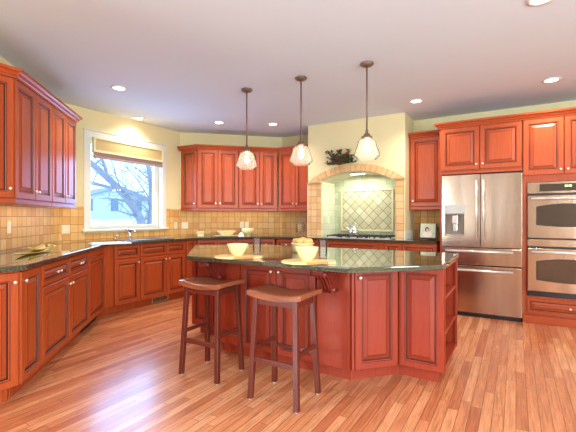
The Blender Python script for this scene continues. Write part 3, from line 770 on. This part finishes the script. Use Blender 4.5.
m = MB(); m.box(x0_, x1_, .12, .125, z0_, z1_); m.box(x0_, x0_+.003, .0, .12, z0_, z1_); m.box(x1_-.003, x1_, .0, .12, z0_, z1_); m.box(x0_, x1_, 0, .12, z0_, z0_+.012); m.box(x0_, x1_, 0, .12, z1_-.01, z1_)
m.build('dispenser_cavity', dk, ld)
m = MB(); m.box(.115, .185, .03, .08, 1.16, 1.27, .006); m.box(.125, .175, .05, .07, 1.06, 1.16, .004); m.build('dispenser_lever', CHROME, ld)
m = MB(); m.box(x0_+.01, x1_-.01, -.006, .06, z0_+.012, z0_+.022); m.build('drip_tray', STEEL, ld)
for x in (.405, .480):
    m = MB(); m.tube([(x, -.055, .95), (x, -.055, 1.70)], .012, 12)
    for z in (.98, 1.67): m.tube([(x, -.056, z), (x, .002, z)], .009, 8)
    m.build('handle', HANDLE, t)
for z in (.820, .585):
    m = MB(); m.tube([(.05, -.055, z), (FW-.09, -.055, z)], .013, 12)
    for x in (.09, FW-.13): m.tube([(x, -.056, z), (x, .002, z)], .009, 8)
    m.build('handle', HANDLE, t)

# ---------------------------------------------------------------- island
t = thing('kitchen_island', 'red cherry kitchen island with chamfered corners, carved corbels and open end shelves', 'kitchen island', 'R', 0, 0, 0)
base = [(-2.37, 2.67), (-1.055, 2.67), (-.785, 2.955), (-.452, 2.985), ]
sx = -.74      # where the open shelves begin
core = [(-2.37, 2.67), (-1.063, 2.67), (-.785, 2.965), (-.785, 2.990), (sx, 2.990), (sx, 3.69), (-2.60, 3.69), (-2.98, 3.38), (-2.98, 2.965), (-2.64, 2.965)]
MB().prism(core, .10, .878).build('body', ISLE, t)
kick = [(-2.35, 2.73), (-1.08, 2.73), (-.80, 3.03), (-.50, 3.03), (-.50, 3.63), (-2.58, 3.63), (-2.92, 3.35), (-2.92, 3.03), (-2.62, 3.03)]
MB().prism(kick, 0, .10).build('toe_kick', ISLE, t)
# front stiles / panels
def idoor(u0, u1, v, z0, z1, kn, name='door', rotk=None, fr=.055):
    m = MB(); m.merge(panel_mesh(u1-u0, z1-z0, fr=fr)); o = m.build(name, [ISLE, GLAZE], t, (u0, v, z0))
    for a, b in kn: knob_at(o, a, b)
    return o
MB().box(-2.37, -2.085, 2.655, 2.669, .102, .872, .003).build('corbel_panel', ISLE, t)
MB().box(-1.330, -1.060, 2.655, 2.669, .102, .872, .003).build('corbel_panel', ISLE, t)
idoor(-2.075, -1.711, 2.668, .105, .845, [(.330, .685)]); idoor(-1.703, -1.340, 2.668, .105, .845, [(.033, .685)])
# chamfer door (45 degrees)
P1 = Vector((-1.052, 2.667)); P2 = Vector((-.786, 2.948)); L_ = (P2-P1).length; ang = math.atan2(P2.y-P1.y, P2.x-P1.x)
m = MB(); m.box(0, .022, -.012, .010, .102, .872, .002); o = m.build('corner_post', ISLE, t, (P1.x, P1.y, 0)); o.rotation_euler.z = ang
m = MB(); m.merge(panel_mesh(L_-.03, .765)); o = m.build('door', [ISLE, GLAZE], t, (P1.x+.026*math.cos(ang), P1.y+.026*math.sin(ang), .103)); o.rotation_euler.z = ang; knob_at(o, .032, .69)
idoor(-.782, -.452, 2.988, .095, .868, [], 'end_panel')
idoor(-2.965, -2.66, 2.965, .12, .86, [], 'end_panel')
# open shelf unit facing right
m = MB(); m.box(sx+.001, -.452, 2.990, 3.010, .095, .878); m.box(sx+.001, -.452, 3.665, 3.685, .095, .878); m.box(sx+.001, -.452, 3.011, 3.664, .10, .125); m.box(sx+.001, -.452, 3.011, 3.664, .855, .876)
m.box(-.466, -.448, 2.991, 3.02, .096, .876); m.box(-.466, -.448, 3.65, 3.684, .096, .876); m.build('shelf_case', ISLE, t)
for z in (.345, .615): MB().box(sx+.002, -.46, 3.011, 3.664, z, z+.022, .002).build('shelf', ISLE, t)
# corbels: scroll bracket
def corbel(uc):
    pts = [(0, .872), (-.25, .872), (-.258, .855), (-.25, .83), (-.225, .815), (-.20, .818), (-.17, .80), (-.135, .76), (-.115, .72), (-.10, .695), (-.075, .682), (-.05, .69), (-.035, .70), (0, .665)]
    m = MB(); m.xprism([(y, z) for y, z in pts], uc-.045, uc+.045, .004)
    m.xprism([(y*.9-.004, .80+(z-.80)*.9) for y, z in pts[:]], uc-.055, uc+.055)
    for yy, zz, r in ((-.225, .838, .022), (-.075, .708, .024)): m.lathe([(0, -.062), (r, -.062), (r, .062), (0, .062)], 14, (uc, yy, zz), 'x')
    for i in range(-1, 2): m.tube([(uc+i*.026, -.262, .85), (uc+i*.026, -.19, .806), (uc+i*.026, -.135, .745), (uc+i*.022, -.10, .685)], .008, 6)
    m.build('corbel', DARKCH, t, (0, 2.654, 0))
corbel(-2.30); corbel(-1.20)
top = [(-2.37, 2.295), (-.915, 2.285), (-.425, 2.755), (-.440, 3.725), (-2.65, 3.725), (-3.19, 3.22)]
m = MB(); m.prism(top, .880, .918, .008, seg=3)
tag(placed(m, 'island_countertop', GRANITE, 'R'), 'polished dark granite slab with clipped corners on top of the island', 'countertop')

# ---------------------------------------------------------------- stools
t = thing('bar_stool', 'dark wooden saddle-seat bar stool at left, nearer the sink', 'stool', None, loc=(0, 0, 0), group='bar stools')
s1 = t
ZS = .745; hx, hy = .215, .155
m = MB(); n = 10; rows = []
tb = bmesh.new()
for j in range(7):
    y = -hy+2*hy*j/6; r = []
    for i in range(n+1):
        x = -hx+2*hx*i/n; sag = .024*(1-(x/hx)**2); edge = 0 if 0 < j < 6 else -.004
        r.append((x*(1 if 0 < j < 6 else .985), y, ZS-sag+edge))
    rows.append(r)
V1 = [[tb.verts.new(p) for p in r] for r in rows]; V0 = [[tb.verts.new((p[0], p[1], p[2]-.03)) for p in r] for r in rows]
for j in range(6):
    for i in range(n):
        f = tb.faces.new((V1[j][i], V1[j][i+1], V1[j+1][i+1], V1[j+1][i])); f.smooth = True
        tb.faces.new((V0[j][i], V0[j+1][i], V0[j+1][i+1], V0[j][i+1]))
for j in range(6):
    tb.faces.new((V1[j][0], V1[j+1][0], V0[j+1][0], V0[j][0])); tb.faces.new((V1[j][n], V0[j][n], V0[j+1][n], V1[j+1][n]))
for i in range(n):
    tb.faces.new((V1[0][i], V0[0][i], V0[0][i+1], V1[0][i+1])); tb.faces.new((V1[6][i], V1[6][i+1], V0[6][i+1], V0[6][i]))
bmesh.ops.recalc_face_normals(tb, faces=tb.faces[:])
m.merge(tb); m.build('seat', SEAT, t)
fx, fy, tx_, ty_ = .182, .152, .155, .115
def legp(sx_, sy_, z): k = z/(ZS-.04); return (sx_*(fx+(tx_-fx)*k), sy_*(fy+(ty_-fy)*k), z)
for sx_ in (-1, 1):
    for sy_ in (-1, 1):
        lg = MB().beam(legp(sx_, sy_, .008), legp(sx_, sy_, ZS-.034), .034, .034).build('leg', STOOL, t)
        p = legp(sx_, sy_, .008); MB().lathe([(0, 0), (.011, 0), (.011, .009), (0, .009)], 12, (p[0], p[1], 0)).build('foot_glide', RUBBER, lg)
def rung(p, q, h, d_=.016, nm='stretcher'):
    p, q = Vector(p), Vector(q); dd = (q-p); L = dd.length; m = MB(); m.box(0, L, -d_/2, d_/2, -h/2, h/2, .002)
    o = m.build(nm, STOOL, t, p); o.rotation_euler.z = math.atan2(dd.y, dd.x)
rung(legp(-1, -1, .275), legp(1, -1, .275), .036); rung(legp(-1, 1, .295), legp(1, 1, .295), .026)
rung(legp(-1, -1, .345), legp(-1, 1, .345), .028); rung(legp(1, -1, .345), legp(1, 1, .345), .028)
ZA = ZS-.075
rung(legp(-1, -1, ZA), legp(1, -1, ZA), .045, nm='apron'); rung(legp(-1, 1, ZA), legp(1, 1, ZA), .045, nm='apron')
rung(legp(-1, -1, ZA), legp(-1, 1, ZA), .045, nm='apron'); rung(legp(1, -1, ZA), legp(1, 1, ZA), .045, nm='apron')
x, y = w('R', -2.085, 2.295); s1.location = (x, y, 0); s1.rotation_euler = (0, 0, rz('R')+.02)
x, y = w('R', -1.374, 2.246)
dup(s1, (x, y, 0), rz('R'), 'dark wooden saddle-seat bar stool at right, nearer the camera', 'bar stools')

# ---------------------------------------------------------------- pendants
def pendant(u, label):
    t = thing('pendant_light', label, 'pendant lamp', 'R', u, 3.537, 0, 'pendants over the island'); zb = 1.795
    MB().lathe([(0, CE-.001), (.062, CE-.001), (.066, CE-.012), (.05, CE-.026), (.012, CE-.034), (0, CE-.034)], 28).build('canopy', BRASS, t)
    MB().tube([(0, 0, CE-.03), (0, 0, 2.06)], .0085, 10).build('rod', BRASS, t)
    m = MB(); m.lathe([(0, 2.085), (.012, 2.085), (.016, 2.07), (.013, 2.055), (.028, 2.045), (.032, 2.03), (.052, 2.018), (.054, 2.006), (.03, 2.004), (0, 2.004)], 24); m.build('socket_cap', BRASS, t)
    prof = [(.046, 2.004), (.052, 1.996), (.074, 1.987), (.085, 1.968), (.091, 1.942), (.099, 1.915), (.112, 1.888), (.121, 1.860), (.123, 1.840), (.120, 1.829), (.100, 1.822), (.096, 1.802)]
    pin = [(r-.003, z) for r, z in prof[::-1]]
    m = MB(); m.lathe(prof+pin+[prof[0]], 36); m.build('glass_shade', SHADE, t)
    m = MB(); m.lathe([(0, 1.865), (.018, 1.872), (.028, 1.893), (.026, 1.925), (.015, 1.955), (.013, 1.97), (.013, 2.0), (0, 2.0)], 16); bl = m.build('bulb', BULB, t)
    l = bpy.data.lights.new('bulb_lamp', 'POINT'); l.energy = .4; l.color = (1, .84, .62); l.shadow_soft_size = .04
    lo = bpy.data.objects.new('bulb_lamp', l); C.objects.link(lo); lo.parent = t; lo.location = (0, 0, 1.845)
pendant(-2.68, 'bronze pendant lamp with glass shade hanging leftmost, over the island end nearest the sink')
pendant(-1.96, 'bronze pendant lamp with glass shade hanging in the middle over the island')
pendant(-1.234, 'bronze pendant lamp with glass shade in front of the tiled hood arch')

# ---------------------------------------------------------------- recessed cans
def can(x, y, label, power=9, seen=True):
    t = thing('recessed_light', label, 'ceiling light', None, loc=(x, y, CE), group='recessed ceiling lights')
    m = MB(); m.lathe([(.062, -.001), (.088, -.001), (.090, -.006), (.066, -.009), (.062, -.004)], 32); m.build('trim_ring', WHITEP, t)
    MB().lathe([(0, -.003), (.061, -.003), (.061, -.001), (0, -.001)], 24).build('lens', CANEM, t)
    l = bpy.data.lights.new('can_lamp', 'SPOT'); l.energy = power*6.5; l.color = (1, .92, .78); l.spot_size = 2.5; l.spot_blend = .9; l.shadow_soft_size = .07
    lo = bpy.data.objects.new('can_lamp', l); C.objects.link(lo); lo.parent = t; lo.location = (0, 0, -.03)
can(-1.942, 4.366, 'round lit recessed ceiling light above the left worktop')
can(-2.236, 5.684, 'round lit recessed ceiling light just above the sink window')
can(-1.08, 5.95, 'round lit recessed ceiling light left of the leftmost pendant')
can(-.239, 6.05, 'round lit recessed ceiling light between the left and middle pendants')
can(1.635, 4.854, 'round lit recessed ceiling light right of the hood, above the narrow wall cabinet')
can(2.85, 4.11, 'round lit recessed ceiling light at far right above the oven cabinet')
can(1.72, 2.58, 'round lit recessed ceiling light cut off at the top edge of the picture')
for i, (u, v) in enumerate(((-2.6, .2), (0.2, .2), (-1.2, -1.8), (1.6, -1.8))):  # unseen cans, added to help light the room from behind
    x, y = w('R', u, v); can(x, y, ['recessed light behind the camera, left near', 'recessed light behind the camera, right near', 'recessed light behind the camera, left rear', 'recessed light behind the camera, right rear'][i])

# ---------------------------------------------------------------- cooktop and kettle
t = thing('gas_cooktop', 'stainless gas cooktop with black grates under the hood arch', 'cooktop', 'R', -2.56, 5.372, .918)
CW = 1.02; CD = .52
MB().box(0, CW, 0, CD, 0, .016, .004).build('tray', HANDLE, t)
for cx in (.19, .53, .87):
    for cy in (.14, .37):
        MB().lathe([(0, .012), (.05, .012), (.05, .020), (.035, .028), (0, .028)], 20, (cx, cy, 0)).build('burner', BLACK, t)
for i in range(3):
    a = .03+i*.34; b = a+.32; m = MB(); z = .045
    for x in (a, b-.012): m.box(x, x+.012, .03, CD-.03, z-.01, z+.004)
    for y in (.03, CD/2-.006, CD-.042): m.box(a, b, y, y+.012, z-.01, z+.004)
    for cy in (.14, .37):
        for k in range(4):
            q = PI/4+k*PI/2; m.tube([((a+b)/2+.03*math.cos(q), cy+.03*math.sin(q), z), ((a+b)/2+.11*math.cos(q), cy+.11*math.sin(q), z)], .006, 6)
    for x in (a+.006, b-.006):
        for y in (.036, CD-.036): m.box(x-.006, x+.006, y-.006, y+.006, .012, z-.008)
    m.build('grate', GRATE, t)
for i in range(5): MB().lathe([(0, .012), (.018, .012), (.015, .034), (0, .034)], 14, (.27+i*.13, .028, 0)).build('control_knob', BLACK, t)
t = thing('kettle', 'shiny chrome kettle standing on the back burner of the cooktop', 'kettle', 'R', -2.215, 5.74, .969)
MB().lathe([(0, 0), (.075, 0), (.082, .01), (.080, .05), (.065, .085), (.035, .105), (0, .108)], 28).build('body', CHROME, t)
MB().lathe([(.036, .105), (.034, .112), (.012, .118), (.012, .130), (0, .134)], 20).build('lid', CHROME, t)
MB().tube([(-.07, 0, .05), (-.10, 0, .075), (-.118, 0, .11), (-.135, 0, .118)], [.018, .014, .011, .010], 10).build('spout', CHROME, t)
MB().tube([(-.055, 0, .085), (-.06, 0, .14), (-.03, 0, .175), (.03, 0, .175), (.06, 0, .14), (.055, 0, .085)], .007, 8).build('handle', CHROME, t)

# ---------------------------------------------------------------- sink, faucet
t = thing('sink', 'dark undermount sink basin below the window', 'sink', 'W', 3.33, 4.43, .918)
MB().box(0, .70, 0, .30, .0005, .004, .001).build('basin', plain('dark_basin', (52, 48, 46), .3), t)
m = MB()
for q in ((0, .70, 0, .012), (0, .70, .288, .30), (0, .012, .012, .288), (.688, .70, .012, .288)): m.box(q[0], q[1], q[2], q[3], .004, .009, .002)
m.build('rim', STEEL, t)
t = thing('faucet', 'chrome single-lever faucet behind the sink', 'faucet', 'W', 3.567, 4.83, .918)
MB().lathe([(0, 0), (.028, 0), (.028, .01), (.018, .02), (.017, .09), (.02, .11), (0, .115)], 18).build('body', CHROME, t)
MB().tube([(0, 0, .10), (-.01, -.02, .135), (-.02, -.06, .150), (-.025, -.12, .142), (-.028, -.16, .11)], [.017, .017, .016, .015, .013], 12).build('spout', CHROME, t)
MB().tube([(0, 0, .11), (-.02, .005, .14), (-.07, .02, .165)], [.010, .009, .007], 8).build('lever', CHROME, t)
t = thing('soap_dispenser', 'small chrome soap pump left of the faucet', 'soap dispenser', 'W', 3.34, 4.83, .918)
MB().lathe([(0, 0), (.02, 0), (.018, .01), (.009, .02), (.009, .055), (.014, .06), (0, .066)], 14).build('body', CHROME, t)
MB().tube([(0, 0, .06), (0, -.04, .068), (0, -.06, .055)], .006, 8).build('spout', CHROME, t)
# towel by the sink
t = thing('folded_towel', 'white folded towel lying on the corner worktop left of the sink', 'towel', None, loc=(-2.23, 4.42, .918), rot=rz('W')-.35)
m = MB(); m.box(-.05, .40, 0, .17, .0, .012, .005); m.box(-.04, .39, .01, .16, .012, .022, .005); m.build('cloth', LINEN, t)
m = MB()
for x in (.30, .33, .36): m.box(x, x+.012, .008, .162, .0215, .0235)
m.build('stripe', plain('towel_grey_stripe', (150, 140, 130), .8), t)

# straw bundle / leaf tray on left counter
t = thing('leaf_tray', 'long pale straw-coloured leaf-shaped tray on the left worktop', 'tray', None, loc=(-2.27, 3.40, .918), rot=math.radians(102))
def leaf(L, Wd, z0, lift, bend=0):
    tb = bmesh.new(); n = 14; top_ = []; bot = []
    for i in range(n+1):
        s = i/n; x = -L/2+L*s; hw = Wd*math.sin(PI*min(1, s*1.02+.0))**.8*.5+.002; z = z0+lift*(2*s-1)**2; c = bend*(2*s-1)**2
        top_.append([tb.verts.new((x, c-hw, z+.016)), tb.verts.new((x, c, z+.004)), tb.verts.new((x, c+hw, z+.016))])
        bot.append([tb.verts.new((x, c-hw*.95, z+.010)), tb.verts.new((x, c, z)), tb.verts.new((x, c+hw*.95, z+.010))])
    for i in range(n):
        for j in range(2):
            tb.faces.new((top_[i][j], top_[i+1][j], top_[i+1][j+1], top_[i][j+1])); tb.faces.new((bot[i][j], bot[i][j+1], bot[i+1][j+1], bot[i+1][j]))
        tb.faces.new((top_[i][0], bot[i][0], bot[i+1][0], top_[i+1][0])); tb.faces.new((top_[i][2], top_[i+1][2], bot[i+1][2], bot[i][2]))
    tb.faces.new(top_[0]+bot[0][::-1]); tb.faces.new(bot[n]+top_[n][::-1])
    bmesh.ops.recalc_face_normals(tb, faces=tb.faces[:])
    for f in tb.faces: f.smooth = True
    return tb
m = MB(); m.merge(leaf(.72, .11, 0, .02)); m.build('lower_leaf', HUSK, t)
m = MB(); m.merge(leaf(.50, .09, .018, .034, .015)); o = m.build('upper_leaf', HUSK, t, (.12, .015, 0)); o.rotation_euler.z = .15
m = MB(); m.tube([(.33, 0, .035), (.38, .03, .045), (.42, .01, .045), (.40, -.03, .035), (.35, -.02, .03)], .009, 8); m.build('curled_stem', HUSK, t)

# ---------------------------------------------------------------- outlets
def outlet(k, u, v, z, label, nsw=1, cat='outlet'):
    z += 0
    t = thing('wall_outlet', label, cat, k, u, v-.0095, z, 'backsplash outlet plates')
    wd = .07+.035*(nsw-1); MB().box(-wd/2, wd/2, -.006, 0, -.057, .057, .002).build('cover_plate', PLASTIC, t)
    m = MB()
    for i in range(nsw):
        x = (i-(nsw-1)/2)*.042
        for zz in (-.022, .022): m.box(x-.014, x+.014, -.008, -.006, zz-.014, zz+.014, .001)
    m.build('socket', PLASTIC, t)
outlet('L', 4.10, VL, 1.145, 'ivory outlet plate on the left wall tile above the long straw tray')
outlet('W', 2.75, VW, 1.085, 'wide ivory double plate on tile between left corner and sink window', 2)
outlet('W', 4.61, VW, 1.10, 'ivory outlet plate on tile between sink window and the corner')
outlet('B', -.135, VB, 1.10, 'ivory double plate at left end of back wall tile', 2)
outlet('B', .86, VB, 1.105, 'left one of two ivory plates above the footed bowl')
outlet('B', .95, VB, 1.105, 'right one of two ivory plates above the footed bowl')
t = thing('wall_outlet', 'pale narrow outlet plate on left inner side of the cooktop niche', 'outlet', 'R', ui0+.0085, 5.72, 1.20)
MB().box(0, .006, -.035, .035, -.057, .057, .002).build('cover_plate', PLASTIC, t)

# ---------------------------------------------------------------- tableware
def bowl_mesh(r, h, foot=.4, th=.004, ex=.8, n=32, zf=.008):
    pr = [(0, 0), (r*foot, 0), (r*foot, zf)]
    for i in range(1, 9): s = i/8; pr.append((r*(foot+(1-foot)*s**ex), zf+(h-zf)*s))
    for i in range(8, 0, -1): s = i/8; pr.append((max(.001, r*(foot+(1-foot)*s**ex)-th), zf+(h-zf)*s))
    pr.append((0, zf+.004)); m = MB(); m.lathe(pr, n); return m
def wat(px, py, z=.918):
    Y = 380*(z-H)/(217.4-py); return ((px-288)/380*Y, Y)
def glass_tumbler(loc, label, h=.145, r=.036, grp='island tumblers'):
    m = MB(); m.lathe([(0, 0), (r*.85, 0), (r*.9, .01), (r, h), (r-.003, h), (r*.87-.002, .016), (0, .014)], 28)
    o = m.build('glass_tumbler', GLASS, None, (loc[0], loc[1], .918)); tag(o, label, 'glass', grp)
b1 = wat(237.7, 257.6); b2 = wat(307, 262.5)
def board_mesh():
    pts = []
    for i in range(25):
        a = math.radians(38)+math.radians(284)*i/24; pts.append((.150*math.cos(a), .135*math.sin(a)))
    pts += [(.19, -.085), (.235, -.05), (.235, .035), (.18, .085)]
    return pts
def board(cx, cy, lab):
    t = thing('serving_board', lab, 'board', None, loc=(cx, cy, .918), rot=-.10, group='boards at the place settings')
    MB().prism(board_mesh(), 0, .016, .004).build('board', BOARD, t)
    m = MB(); m.box(.02, .17, -.010, 0, .003, .019, .003); o = m.build('napkin_edge', CRUST, t, (.015, -.133, 0)); o.rotation_euler.z = .28
    return t
p = wat(233.5, 257.6); sb = board(p[0], p[1], 'rounded pale wooden serving board under the left island bowl')
p = wat(302.5, 262.7); dup(sb, (p[0], p[1], .918), -.10, 'rounded pale wooden serving board under the right island bowl', 'boards at the place settings')
o = bowl_mesh(.084, .095, .46, ex=.62).build('bowl', CERAM, None, (b1[0], b1[1], .9345)); tag(o, 'flared cream bowl on the left serving board of the island', 'bowl', 'island bowls')
o2 = o.copy(); C.objects.link(o2); o2.location = (b2[0], b2[1], .9345); o2['label'] = 'flared cream bowl on the right serving board of the island'
glass_tumbler((-.27, 3.30), 'clear tumbler behind the left island bowl')
glass_tumbler((.275, 3.00), 'clear tumbler behind the right island bowl')
# bread container
t = thing('bread_crock', 'cream ribbed crock heaped with golden rolls at the back of the island', 'crock', None, loc=(.135, 3.52, .918))
MB().lathe([(0, 0), (.075, 0), (.092, .02), (.102, .075), (.106, .078), (.106, .088), (.098, .088), (.085, .02), (0, .012)], 36).build('bowl', CERAM, t)
for i in range(7):
    a = i*PI*2/6; r = .06 if i < 6 else 0
    m = MB(); m.lathe([(0, -.028), (.025, -.02), (.036, 0), (.028, .02), (0, .028)], 14); o = m.build('bread_roll', BREAD, None, (.135+r*math.cos(a), 3.52+r*math.sin(a), .918+(.102 if i < 6 else .112)), smooth=True)
    tag(o, 'golden bread roll heaped in the cream crock on the island', 'bread roll', 'rolls in the island crock')
# back-counter crockery
def at(k, u, v): return w(k, u, v)
x, y = at('B', .125, 6.50)
t = thing('butter_crock', 'small squat cream lidded crock at left on the back worktop', 'crock', None, loc=(x, y, .918), rot=rz('B'))
MB().box(-.055, .055, -.045, .045, 0, .065, .012).build('body', CERAM, t); MB().box(-.065, .065, -.055, .055, .066, .085, .008).build('lid', CERAM, t)
x, y = at('B', .56, 6.50)
t = thing('oval_platter', 'long ivory platter under the wide bowl on the back worktop', 'platter', None, loc=(x, y, .918), rot=rz('B'))
MB().lathe([(0, 0), (.13, 0), (.21, .014), (.21, .02), (.13, .006), (0, .005)], 36, sy=.6).build('dish', CERAMW, t)
m = bowl_mesh(.165, .085, .45); o = m.build('wide_bowl', CERAM, None, (x-.01, y, .9255)); o.scale = (1, .62, 1); o.rotation_euler.z = rz('B'); tag(o, 'wide shallow cream bowl resting on the ivory platter', 'bowl')
xx, yy = at('B', .79, 6.40)
m = MB(); m.lathe([(.05, 0), (.052, .02), (.03, .05), (.006, .075), (0, .07), (0, .0)], 12, sy=.7); o = m.build('folded_napkin', LINEN, None, (xx, yy, .9185)); tag(o, 'peaked folded ivory napkin beside the wide bowl', 'napkin')
x, y = at('B', .92, 6.56)
t = thing('footed_bowl', 'rounded cream footed bowl on the back worktop below two outlet plates', 'bowl', None, loc=(x, y, .918))
MB().lathe([(0, 0), (.05, 0), (.042, .012), (.05, .022), (.088, .042), (.105, .08), (.108, .122), (.102, .122), (.098, .082), (.080, .048), (0, .03)], 32).build('cup', CERAM, t)
MB().lathe([(.106, .122), (.110, .126), (.108, .132), (.100, .124)], 32).build('rim', CERAMW, t)
x, y = at('R', -3.18, 5.72)
t = thing('glass_jar', 'tall glass jar of biscuits in the corner left of the hood', 'jar', None, loc=(x, y, .918))
MB().lathe([(0, 0), (.06, 0), (.062, .02), (.035, .035), (.035, .05), (.068, .07), (.070, .20), (.055, .23), (.05, .24), (.047, .24), (.052, .225), (.066, .20), (.064, .075), (0, .06)], 30).build('jar_body', GLASS, t)
MB().lathe([(0, .242), (.056, .242), (.05, .262), (.02, .285), (.016, .30), (.022, .315), (0, .33)], 24).build('lid', GLASS, t)
m = MB()
for i in range(16):
    a = random.uniform(0, 6.28); r = random.uniform(0, .035); z = .09+.007*i
    m.lathe([(0, -.004), (.026, -.004), (.026, .004), (0, .004)], 10, (r*math.cos(a), r*math.sin(a), z))
tag(m.build('biscuits', BREAD, t), 'x', 'x'); t.children[-1].pop('label', None) if False else None
for ch in t.children:
    if 'category' in ch: del ch['category']; del ch['label']
t.children[2]['kind'] = 'stuff'
# photo on easel
t = thing('picture_frame', 'small framed portrait photo standing by the refrigerator', 'picture', 'R', -1.09, 5.72, .918)
def tilt(o): o.rotation_euler.x = -.17
PF = plain('photo_backdrop_green', (206, 210, 182), .4, .1, 20)
tilt(MB().box(-.105, .105, 0, .012, .03, .235, .002).build('photo_board', [PF], t))
m = MB(); m.box(-.118, .118, -.012, .02, .018, .03, .002); m.box(-.118, -.106, -.004, .018, .03, .235); m.box(.106, .118, -.004, .018, .03, .235); tilt(m.build('stand', BLACK, t))
skin = plain('portrait_skin', (226, 186, 160), .6); hair = plain('portrait_dark_hair', (70, 48, 40), .6); dress = plain('portrait_cream_dress', (240, 226, 214), .6)
def disc(cx, cz, rx, rz_, y): 
    return [(cx+rx*math.cos(2*PI*i/18), cz+rz_*math.sin(2*PI*i/18)) for i in range(18)]
tilt(MB().yprism(disc(-.005, .08, .062, .05, 0), -.0015, 0).build('portrait_dress', dress, t))
tilt(MB().yprism(disc(-.01, .150, .030, .036, 0), -.0025, 0).build('portrait_hair', hair, t))
tilt(MB().yprism(disc(-.006, .140, .019, .026, 0), -.0035, 0).build('portrait_face', skin, t))
# foliage beside the photo
def sprig(name, label, loc, R_, n, mats, berries, seed, flat=.5, rotz=0, up=.5, ll=.04, br=.011):
    t = thing(name, label, 'greenery', None, loc=loc, rot=rotz); rnd = random.Random(seed)
    m = MB(); tips = []
    for i in range(n):
        a = rnd.uniform(0, 2*PI); e = rnd.uniform(0, up); L = R_[0]*rnd.uniform(.45, 1)
        d = Vector((math.cos(a)*1, math.sin(a)*flat, e)); d = Vector((d.x*L, d.y*L, d.z*R_[1])); tips.append(d)
        m.tube([(0, 0, .01), tuple(d*.5+Vector((0, 0, .012))), tuple(d)], .002, 5)
    m.build('stems', BARK, t)
    m = MB()
    for d in tips:
        for j in range(9):
            s = .25+.085*j; p = Vector((0, 0, .012))*(1-s)+d*s
            dr = Vector((rnd.uniform(-1, 1), rnd.uniform(-1, -.05), rnd.uniform(-.2, .8))).normalized(); L = ll*rnd.uniform(.7, 1.2)
            sd = dr.cross(Vector((rnd.uniform(-1, 1), rnd.uniform(-1, 1), 1))).normalized()*L*.28
            up_ = dr.cross(sd).normalized()*.002
            q = [p, p+dr*L*.45+sd, p+dr*L, p+dr*L*.45-sd]
            vs = [m.b.verts.new(x+up_*0) for x in q]; vs2 = [m.b.verts.new(x+up_) for x in q]
            m.b.faces.new(vs); m.b.faces.new(vs2[::-1])
            for k in range(4): m.b.faces.new((vs[k], vs2[k], vs2[(k+1) % 4], vs[(k+1) % 4]))
    o = m.build('leaves', mats, t); 
    if berries:
        m = MB()
        for i in range(berries):
            d = rnd.choice(tips)*rnd.uniform(.2, .95); c = d+Vector((rnd.uniform(-.02, .02), rnd.uniform(-.03, 0), rnd.uniform(0, .03)))
            m.lathe([(0, -br), (br*.7, -br*.7), (br, 0), (br*.7, br*.7), (0, br)], 8, tuple(c))
        m.build('berries', BERRY, t)
    return t
x, y = w('R', -.93, 5.86)
sprig('trailing_plant', 'small trailing green plant behind the framed photo', (x, y, .925), (.06, .26), 9, GREEN, 0, 4, .6, rz('R'), 1)
x, y = w('R', -2.30, 5.40)
t = sprig('berry_spray', 'green spray with red berries and pine perched on top of the hood arch', (x, y, 2.055), (.33, .23), 44, GREEN, 46, 9, .03, rz('R'), 1.0, .065, .016)
